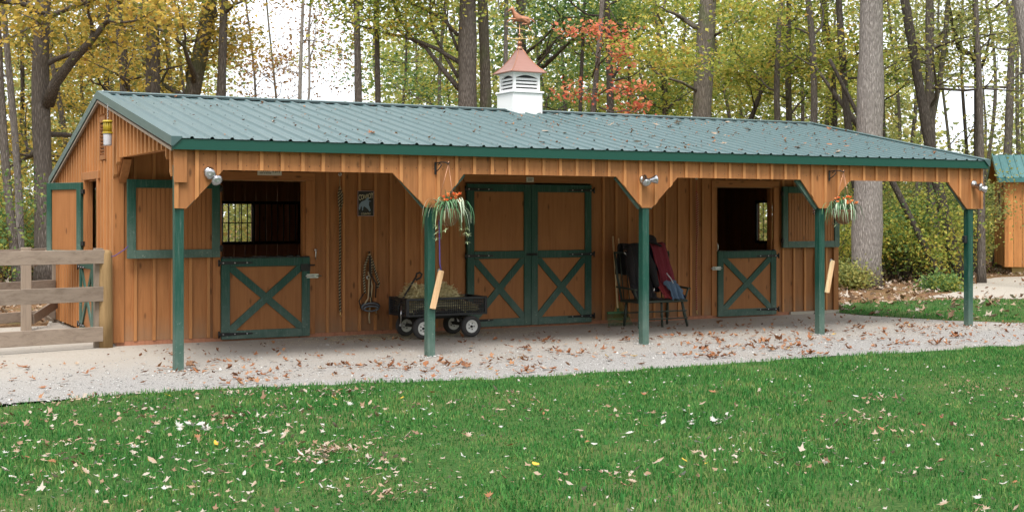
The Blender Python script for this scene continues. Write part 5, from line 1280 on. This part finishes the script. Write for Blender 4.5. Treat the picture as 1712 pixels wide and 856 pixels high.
# ---- slim trees that nothing tells apart
rs = np.random.default_rng(77)
spec = [(40, 9, 41, 'between the two trunks nearest the left picture edge'), (105, 11, 38, 'just right of the large left trunk with the thick limb'), (140, 8, 44, 'half way between the large left trunk and the gable peak'), (180, 12, 42, 'left neighbour of the twisting gold leaved trunk'), (205, 7, 46, 'far behind the twisting gold leaved trunk'), (285, 9, 45, 'right of the straight trunk at the gable peak'), (308, 7, 40, 'touching the left side of the mossy curved trunk'),
        (430, 6, 50, 'left edge of the bright sky gap, leftmost there'), (462, 5, 47, 'left of the pale birch in the sky gap'), (672, 7, 46, 'right of the narrow pair left of the cupola'), (700, 6, 50, 'behind the spreading limbs left of the broad trunk'), (735, 8, 44, 'left of the broad trunk, behind its limbs'), (752, 5, 52, 'close against the left side of the broad grey trunk'),
        (915, 7, 48, 'right beside the cupola roof'), (945, 8, 44, 'half way between cupola and scarlet maple'), (1052, 8, 46, 'right of the dark trunk behind the scarlet maple'), (1080, 6, 42, 'a little right of the scarlet maple spray'), (1112, 12, 40, 'half way between scarlet maple and wide flaring trunk'), (1140, 7, 50, 'left side of the wide flaring trunk'), (1218, 8, 44, 'right side of the wide flaring trunk'), (1240, 7, 48, 'second on the right of the wide flaring trunk'), (1262, 10, 40, 'left of the curving trunk over the right roof'),
        (1340, 7, 46, 'left of the slanting dark trunk'), (1385, 8, 50, 'right of the slanting dark trunk'), (1400, 10, 40, 'left of the trunk half hidden by the big pale one'), (1500, 7, 46, 'right of the big pale trunk above the roof slope'), (1585, 6, 44, 'right of the forked dark trunk'), (1606, 7, 48, 'left of the trunk with two stubs'), (1662, 7, 45, 'left end of the shed roof'), (1700, 8, 47, 'behind the shed near the right picture edge')]
for i, (px_, w_, q, where) in enumerate(spec):
    lm = 'leaf_gold' if px_ < 330 else ('leaf_rust' if 400 < px_ < 560 else ('leaf_dgreen' if 660 < px_ < 1100 and i % 3 else ('leaf_olive' if px_ > 1480 else 'leaf_yelgreen')))
    sparse = 390 < px_ < 620 or px_ > 1570
    T('forest_tree', 'slim tree, ' + where, px_, w_, q, float(rs.normal(0, .06)), float(rs.uniform(9, 13)), ['bark_dark', 'bark_brown', 'bark_moss'][i % 3], lm, (10 if px_ < 500 else 5) if sparse else 11, 2.6, 22 if sparse else (48 if px_ < 330 else 50), 100 + i, G1, bend=float(rs.uniform(.12, .30)), py=180, sides=8, limbL=(1.2, 2.8))
# ---- shrubs of the thicket
GS = 'shrubs in the thicket at the wood edge'
def shrub(px_, q, h_, w_, seed, leafm, label, group=GS, per=26, size=.075):
    rng = np.random.default_rng(seed); t = thing('shrub', label, 'shrub', tuple(spot(px_, q)), 0, group); mb = MB(); tips = []
    for k in range(16):
        a = rng.uniform(0, 6.283); p = Vector((rng.normal(0, .2) * w_, rng.normal(0, .2) * w_, 0)); d = Vector((math.cos(a) * rng.uniform(.1, .8), math.sin(a) * rng.uniform(.1, .8), 1))
        grow(mb, p - Vector((0, 0, .05)), d, h_ * rng.uniform(.5, .95), .018, rng, 1, tips, droop=.03, kids=3)
    mb.build('stems', 'bark_dark', t); V, F = leafcloud(tips, per, .24 * w_ ** .5, size, rng, .7, .2); arrays('foliage', V, F, leafm, t)
for i, (px_, q, h_, w_) in enumerate([(1395, 36, 2.6, 1.2), (1425, 33.5, 2.0, 1.0), (1470, 37, 3.0, 1.5), (1495, 34.5, 2.2, 1.2), (1520, 38, 3.3, 1.6), (1534, 34, 2.2, 1.2), (1556, 37, 2.8, 1.3), (1548, 38.5, 2.6, 1.1), (1582, 44, 3.2, 1.2), (1612, 46, 3.2, 1.3), (1640, 50, 3.2, 1.4), (1700, 52, 3, 1.5), (1505, 41, 3.6, 1.8), (1555, 42, 3.6, 1.8), (1445, 41, 3.2, 1.8), (1575, 47, 3.8, 1.6)]):
    shrub(px_, q, h_, w_, 300 + i, ['leaf_olive', 'leaf_yelgreen', 'leaf_olive', 'leaf_dgreen'][i % 4], 'olive green shrub in the thicket between the porch end and the shed', GS, 30)
for i, (px_, q, h_, w_) in enumerate([(-60, 27, 2.2, 1.4), (20, 33, 2.3, 1.5), (60, 35, 2.6, 1.5), (95, 32, 2.2, 1.2), (0, 38, 3.0, 1.8), (110, 38, 3, 1.7), (-30, 34, 2.6, 1.6)]):
    shrub(px_, q, h_, w_, 340 + i, ['leaf_dgreen', 'leaf_gold', 'leaf_dgreen'][i % 3], 'leafy shrub behind the grey fences left of the barn', 'shrubs behind the fences', 26)
shrub(1424, 30.2, .5, .6, 360, 'leaf_olive', 'low grey green bush at the foot of the big pale trunk', None, 22, .06)
shrub(1572, 29.6, .2, .5, 361, 'leaf_dgreen', 'low green clump on the leaf litter beside the gravel path', None, 20, .07)
# ---- far wood that reads as one mass
rng = np.random.default_rng(5); cs = []; mb = MB()
for i in range(3600):
    px_ = rng.uniform(-250, 1950); q = rng.uniform(48, 85); top = 11 if not (390 < px_ < 620 or 1560 < px_ < 1700) else 4.2
    z = rng.uniform(0, 1) ** 1.3 * top
    if 395 < px_ < 615 and z > 3.8: continue
    p = spot(px_, q); p.z = z; cs.append(p)
V, F = leafcloud(cs, 46, .75, .23, rng, .6); 
for i in range(56):
    px_ = rng.uniform(-250, 1950)
    if 380 < px_ < 625: continue
    q = rng.uniform(50, 80); p = spot(px_, q); hh = rng.uniform(9, 15); l = rng.normal(0, .05)
    mb.tube([p + Vector((l * hh * k / 6 + rng.normal(0, .12), 0, hh * k / 6)) for k in range(7)], [rng.uniform(.06, .16) * (1 - k / 9) for k in range(7)], 6)
fw = arrays('far_foliage', V, F, 'leaf_olive'); tag(fw, 'far olive and yellow woodland foliage behind the nearer trees', 'woodland', kind='stuff')
ft = mb.build('far_trunks', 'bark_dark'); tag(ft, 'far dark trunks standing deep in the woodland', 'woodland', kind='stuff')

# unseen leaf belt added round the viewpoint to keep low sky light off the porch
cs = []
for i in range(3600):
    a = rng.uniform(R(27), R(333)) + AZ; q = rng.uniform(40, 66); cs.append((math.sin(a) * q, math.cos(a) * q, rng.uniform(.3, 14)))
V, F = leafcloud(cs, 22, 1.1, .6, rng, .7); tag(arrays('sky_block_foliage', V, F, 'leaf_yelgreen'), 'unseen belt of leaves added round the viewpoint to block low sky light', 'woodland', kind='stuff')

# ------------------------------------------------------------------ fallen leaves
def leaf_mesh(kind, seed):
    r = random.Random(seed); pts = []
    if kind == 'maple': rad = [1, .45, .8, .42, .95, .40, .75, .35, .5, .3, .5, .35, .75, .40, .95, .42, .8, .45]
    elif kind == 'oak': rad = [1, .62, .72, .42, .6, .36, .52, .30, .36, .5, .36, .30, .52, .36, .6, .42, .72, .62]
    else: rad = [1, .78, .62, .52, .46, .44, .44, .48, .6, .75, .6, .48, .44, .44, .46, .52, .62, .78]
    n = len(rad); curl = r.uniform(.25, .9); tw = r.uniform(-.5, .5)
    for i, q_ in enumerate(rad):
        a = 2 * math.pi * i / n; x_ = math.cos(a) * q_; y_ = math.sin(a) * q_ * (.9 if kind == 'maple' else .75); z_ = curl * (y_ * y_ * .8 + x_ * x_ * .25) + tw * x_ * y_ * .6 + r.uniform(-.06, .06); pts.append((x_, y_, z_ + .03))
    vs = [(0, 0, .05)] + pts; fs = [(0, i + 1, (i + 1) % n + 1) for i in range(n)]
    fs.append
    vs += [(-1.5, .03, .05), (-.3, .02, .04), (-.3, -.02, .04)]; fs.append((n + 1, n + 2, n + 3))
    return vs, fs
LM = {}
for kind in ('maple', 'oak', 'plain'):
    for sd_ in range(3):
        vs, fs = leaf_mesh(kind, sd_ * 7 + len(kind))
        for mt in ('dead_brown', 'dead_pale', 'dead_yellow', 'dead_mix'):
            me = bpy.data.meshes.new('fallen_leaf'); me.from_pydata(vs, [], fs); me.materials.append(MATS[mt]); me.update(); LM[kind, sd_, mt] = me
LLAB = {('gravel', 'dead_brown'): 'curled russet leaf lying on the pale gravel', ('gravel', 'dead_yellow'): 'bright yellow orange leaf lying on the pale gravel', ('gravel', 'dead_mix'): 'dull tan leaf lying on the pale gravel',
        ('lawn', 'dead_pale'): 'pale upturned leaf lying in the lawn grass', ('lawn', 'dead_brown'): 'reddish brown leaf lying in the lawn grass', ('lawn', 'dead_mix'): 'faded tan leaf lying in the lawn grass', ('lawn', 'dead_yellow'): 'yellow leaf lying in the lawn grass',
        ('roof', 'dead_brown'): 'russet leaf stuck on the green metal roof', ('roof', 'dead_mix'): 'tan leaf stuck on the green metal roof'}
rl = random.Random(42)
def drop(place, x_, y_, z_, s_, mt, kind=None, tilt=.5, slope=0):
    o = bpy.data.objects.new('fallen_leaf', LM[kind or rl.choice(('maple', 'oak', 'plain', 'maple')), rl.randrange(3), mt]); COL.objects.link(o)
    o.location = (x_, y_, z_); o.rotation_euler = (rl.uniform(-tilt, tilt) + slope, rl.uniform(-tilt, tilt), rl.uniform(0, 6.283)); o.scale = (s_, s_ * rl.uniform(.7, 1.1), s_ * rl.uniform(.6, 1.3))
    tag(o, LLAB[place, mt], 'leaf', {'gravel': 'fallen leaves on the gravel', 'lawn': 'fallen leaves on the lawn', 'roof': 'fallen leaves on the roof'}[place] + ', ' + LLAB[place, mt].split(' leaf')[0])
# lawn: the larger ones as single leaves, nearer first
cnt = 0
clumps = [(2.64, 10.18, .35, 12, 'dead_pale'), (6.42, 8.45, .30, 8, 'dead_pale'), (1.6, 9.3, .5, 10, 'dead_mix'), (2.2, 8.5, .7, 14, 'dead_mix')]
for cx_, cy_, sp_, n, mt in clumps:
    for k in range(n): drop('lawn', rl.gauss(cx_, sp_ * .55), rl.gauss(cy_, sp_ * .4), rl.uniform(.035, .06), rl.uniform(.035, .065), mt if rl.random() < .75 else 'dead_pale')
n_l = 0
while n_l < 112:
    q = math.sqrt(rl.uniform(7.3 ** 2, 12.5 ** 2)); px_ = rl.uniform(-30, 1740)
    if rl.random() > (1.0 if px_ < 700 else .6): continue
    p = spot(px_, q)
    if p.y > float(edge_y(p.x)) - .1: continue
    drop('lawn', p.x, p.y, rl.uniform(.03, .06), rl.uniform(.028, .058), rl.choices(('dead_pale', 'dead_mix', 'dead_brown', 'dead_yellow'), (5, 5, 2, .5))[0]); n_l += 1
p = spot(1385, 9.2); drop('lawn', p.x, p.y, .06, .085, 'dead_mix', 'maple', .3)
n_l = 0
gcl = [(16.0, 14.9, 1.0), (14.8, 14.4, 1.0), (11.5, 13.6, 1.0), (9.8, 13.2, .9), (7.5, 13.0, .7), (12.5, 13.8, .8), (8.4, 13.5, .6), (2.3, 14.3, .6)]
while n_l < 92:
    if rl.random() < .62:
        c = rl.choice(gcl); x_, y_ = rl.gauss(c[0], c[2]), rl.gauss(c[1], c[2] * .45)
    else: x_ = rl.uniform(.5, 18); y_ = rl.uniform(12.2, 16)
    if not (y_ > float(edge_y(x_)) + .08 and y_ < 17.2) or (x_ > 16.3 and y_ > 14): continue
    drop('gravel', x_, y_, rl.uniform(.004, .02), rl.uniform(.04, .085), rl.choices(('dead_brown', 'dead_mix', 'dead_yellow'), (7, 2, 1.4))[0], tilt=.35); n_l += 1
n_l = 0
while n_l < 46:
    u = min(1, max(0, rl.gauss(.72, .2))) if rl.random() < .75 else rl.random(); x_ = XL + .3 + (XR - XL - .6) * u; y_ = rl.uniform(YE + .1, YR - .3)
    drop('roof', x_, y_, roof_z(y_) + .02, rl.uniform(.05, .095), rl.choices(('dead_mix', 'dead_brown'), (6, 3))[0], tilt=.2, slope=math.atan(sf)); n_l += 1
# the small and far ones as ground cover
def litter(name, X, Y, Z, size, mat, label, up=1.2):
    n = len(X); r = RNG; k = 10; c = np.stack([X, Y, Z], 1)
    rad = np.array([1, .5, .85, .38, .5, .32, .5, .38, .85, .5])[None] * r.uniform(.75, 1.2, (n, k))
    an = np.arange(k)[None] * 2 * np.pi / k + r.uniform(0, 6.283, n)[:, None]
    sz = size * .62 * r.uniform(.45, 1.45, n)[:, None]; asp = r.uniform(.45, 1, n)[:, None]
    u = np.cos(an) * rad; v = np.sin(an) * rad * asp
    w_ = r.uniform(-.2, 1.1, n)[:, None] * v * v + r.normal(0, .35, n)[:, None] * u + r.normal(0, .3, n)[:, None] * v + r.normal(0, .08, (n, k))
    th = r.uniform(0, 6.283, n)[:, None]
    P = np.stack([(u * np.cos(th) - v * np.sin(th)) * sz, (u * np.sin(th) + v * np.cos(th)) * sz, w_ * sz], 2)
    P[:, :, 2] -= np.minimum(P[:, :, 2].min(1), 0)[:, None]
    V = np.concatenate([c[:, None] + np.array([0, 0, .004]), c[:, None] + P], 1).reshape(-1, 3)
    F = (np.arange(n) * (k + 1))[:, None, None] + np.array([[0, i + 1, (i + 1) % k + 1] for i in range(k)])[None]; F = F.reshape(-1, 3)
    tag(arrays(name, V, F, mat), label, 'leaf litter', kind='stuff')
n = 1800; q = np.sqrt(RNG.uniform(7 ** 2, 15 ** 2, n)); px = RNG.uniform(-100, 1800, n); r_ = (px - 856) / 2198 * q; X = r_ * C_ + q * S_; Y = -r_ * S_ + q * C_
k = (Y < edge_y(X) - .05) & (RNG.uniform(0, 1, n) < .25 + .9 * field(X, Y, 23, 1.4) ** 2 + .35 * (px < 650) * (q < 10.5)); X, Y = X[k], Y[k]
litter('leaf_litter', X, Y, RNG.uniform(.02, .05, len(X)), .034, 'dead_pale', 'scattered small pale leaves in the lawn', .6)
X, Y = [], []
for i in range(72):
    q = math.sqrt(rl.uniform(7.2 ** 2, 12.8 ** 2)); p = spot(rl.uniform(-60, 800) if rl.random() < .62 else rl.uniform(0, 1760), q); k = rl.randint(8, 34); sg = rl.uniform(.06, .28)
    X += list(RNG.normal(p.x, sg * 1.5, k)); Y += list(RNG.normal(p.y, sg, k))
X, Y = np.array(X), np.array(Y); k = Y < edge_y(X) - .05; X, Y = X[k], Y[k]
litter('leaf_litter', X, Y, RNG.uniform(.015, .05, len(X)), .048, 'dead_mix', 'small drifts of tan and grey leaves caught in the lawn', .5)
X, Y = [], []
for i in range(60):
    cx_ = rl.uniform(0, 17.5); cy_ = float(edge_y(cx_)) + rl.uniform(.1, 3.2); k = rl.randint(5, 22); sg = rl.uniform(.05, .22)
    X += list(RNG.normal(cx_, sg * 1.6, k)); Y += list(RNG.normal(cy_, sg * .8, k))
X, Y = np.array(X), np.array(Y); k = in_poly(X, Y, gp) & (Y < 16.9); X, Y = X[k], Y[k]
litter('leaf_litter', X, Y, RNG.uniform(.006, .03, len(X)), .075, 'dead_brown', 'small drifts of russet leaves on the gravel yard', .5)
n = 1500; X = RNG.uniform(-1, 19, n); Y = RNG.uniform(12, 16.8, n); k = (Y > edge_y(X) + .05) & in_poly(X, Y, gp) & (RNG.uniform(0, 1, n) < .2 + field(X, Y, 31, 1.1) ** 1.5 + .3 * (X > 10)); X, Y = X[k], Y[k]
litter('leaf_litter', X, Y, RNG.uniform(.004, .016, len(X)), .062, 'dead_brown', 'scattered small brown leaves on the gravel yard', 1.2)
n = 1900; X = RNG.uniform(XL + .2, XR - .2, n); Y = RNG.uniform(YE + .05, YR - .2, n); k = RNG.uniform(0, 1, n) < .22 + .3 * (X > 8); X, Y = X[k], Y[k]
litter('leaf_litter', X, Y, np.array([roof_z(v) for v in Y]) + .02, .04, 'dead_brown', 'leaf crumbs and twigs on the roof', 2)
n = 21000; X = RNG.uniform(15.8, 46, n); Y = RNG.uniform(12.5, 40, n); k = ~in_poly(X, Y, PATH) & ~in_poly(X, Y, gp) & ((Y > 18.4) | (RNG.uniform(0, 1, n) < .42)); X, Y = X[k], Y[k]
litter('leaf_litter', X, Y, RNG.uniform(.005, .05, len(X)), .12, 'dead_mix', 'brown leaf litter on the wood floor right of the barn', .8)
n = 300; X = RNG.uniform(21, 40, n); Y = RNG.uniform(18.6, 27, n); k = in_poly(X, Y, PATH); X, Y = X[k], Y[k]
litter('leaf_litter', X, Y, RNG.uniform(.004, .02, len(X)), .09, 'dead_brown', 'brown leaves scattered on the gravel path to the shed', 1)
n = 7000; X = RNG.uniform(-12, 5, n); Y = RNG.uniform(21, 40, n)
litter('leaf_litter', X, Y, RNG.uniform(.005, .05, n), .12, 'dead_mix', 'brown leaf litter on the wood floor left of the barn', .8)
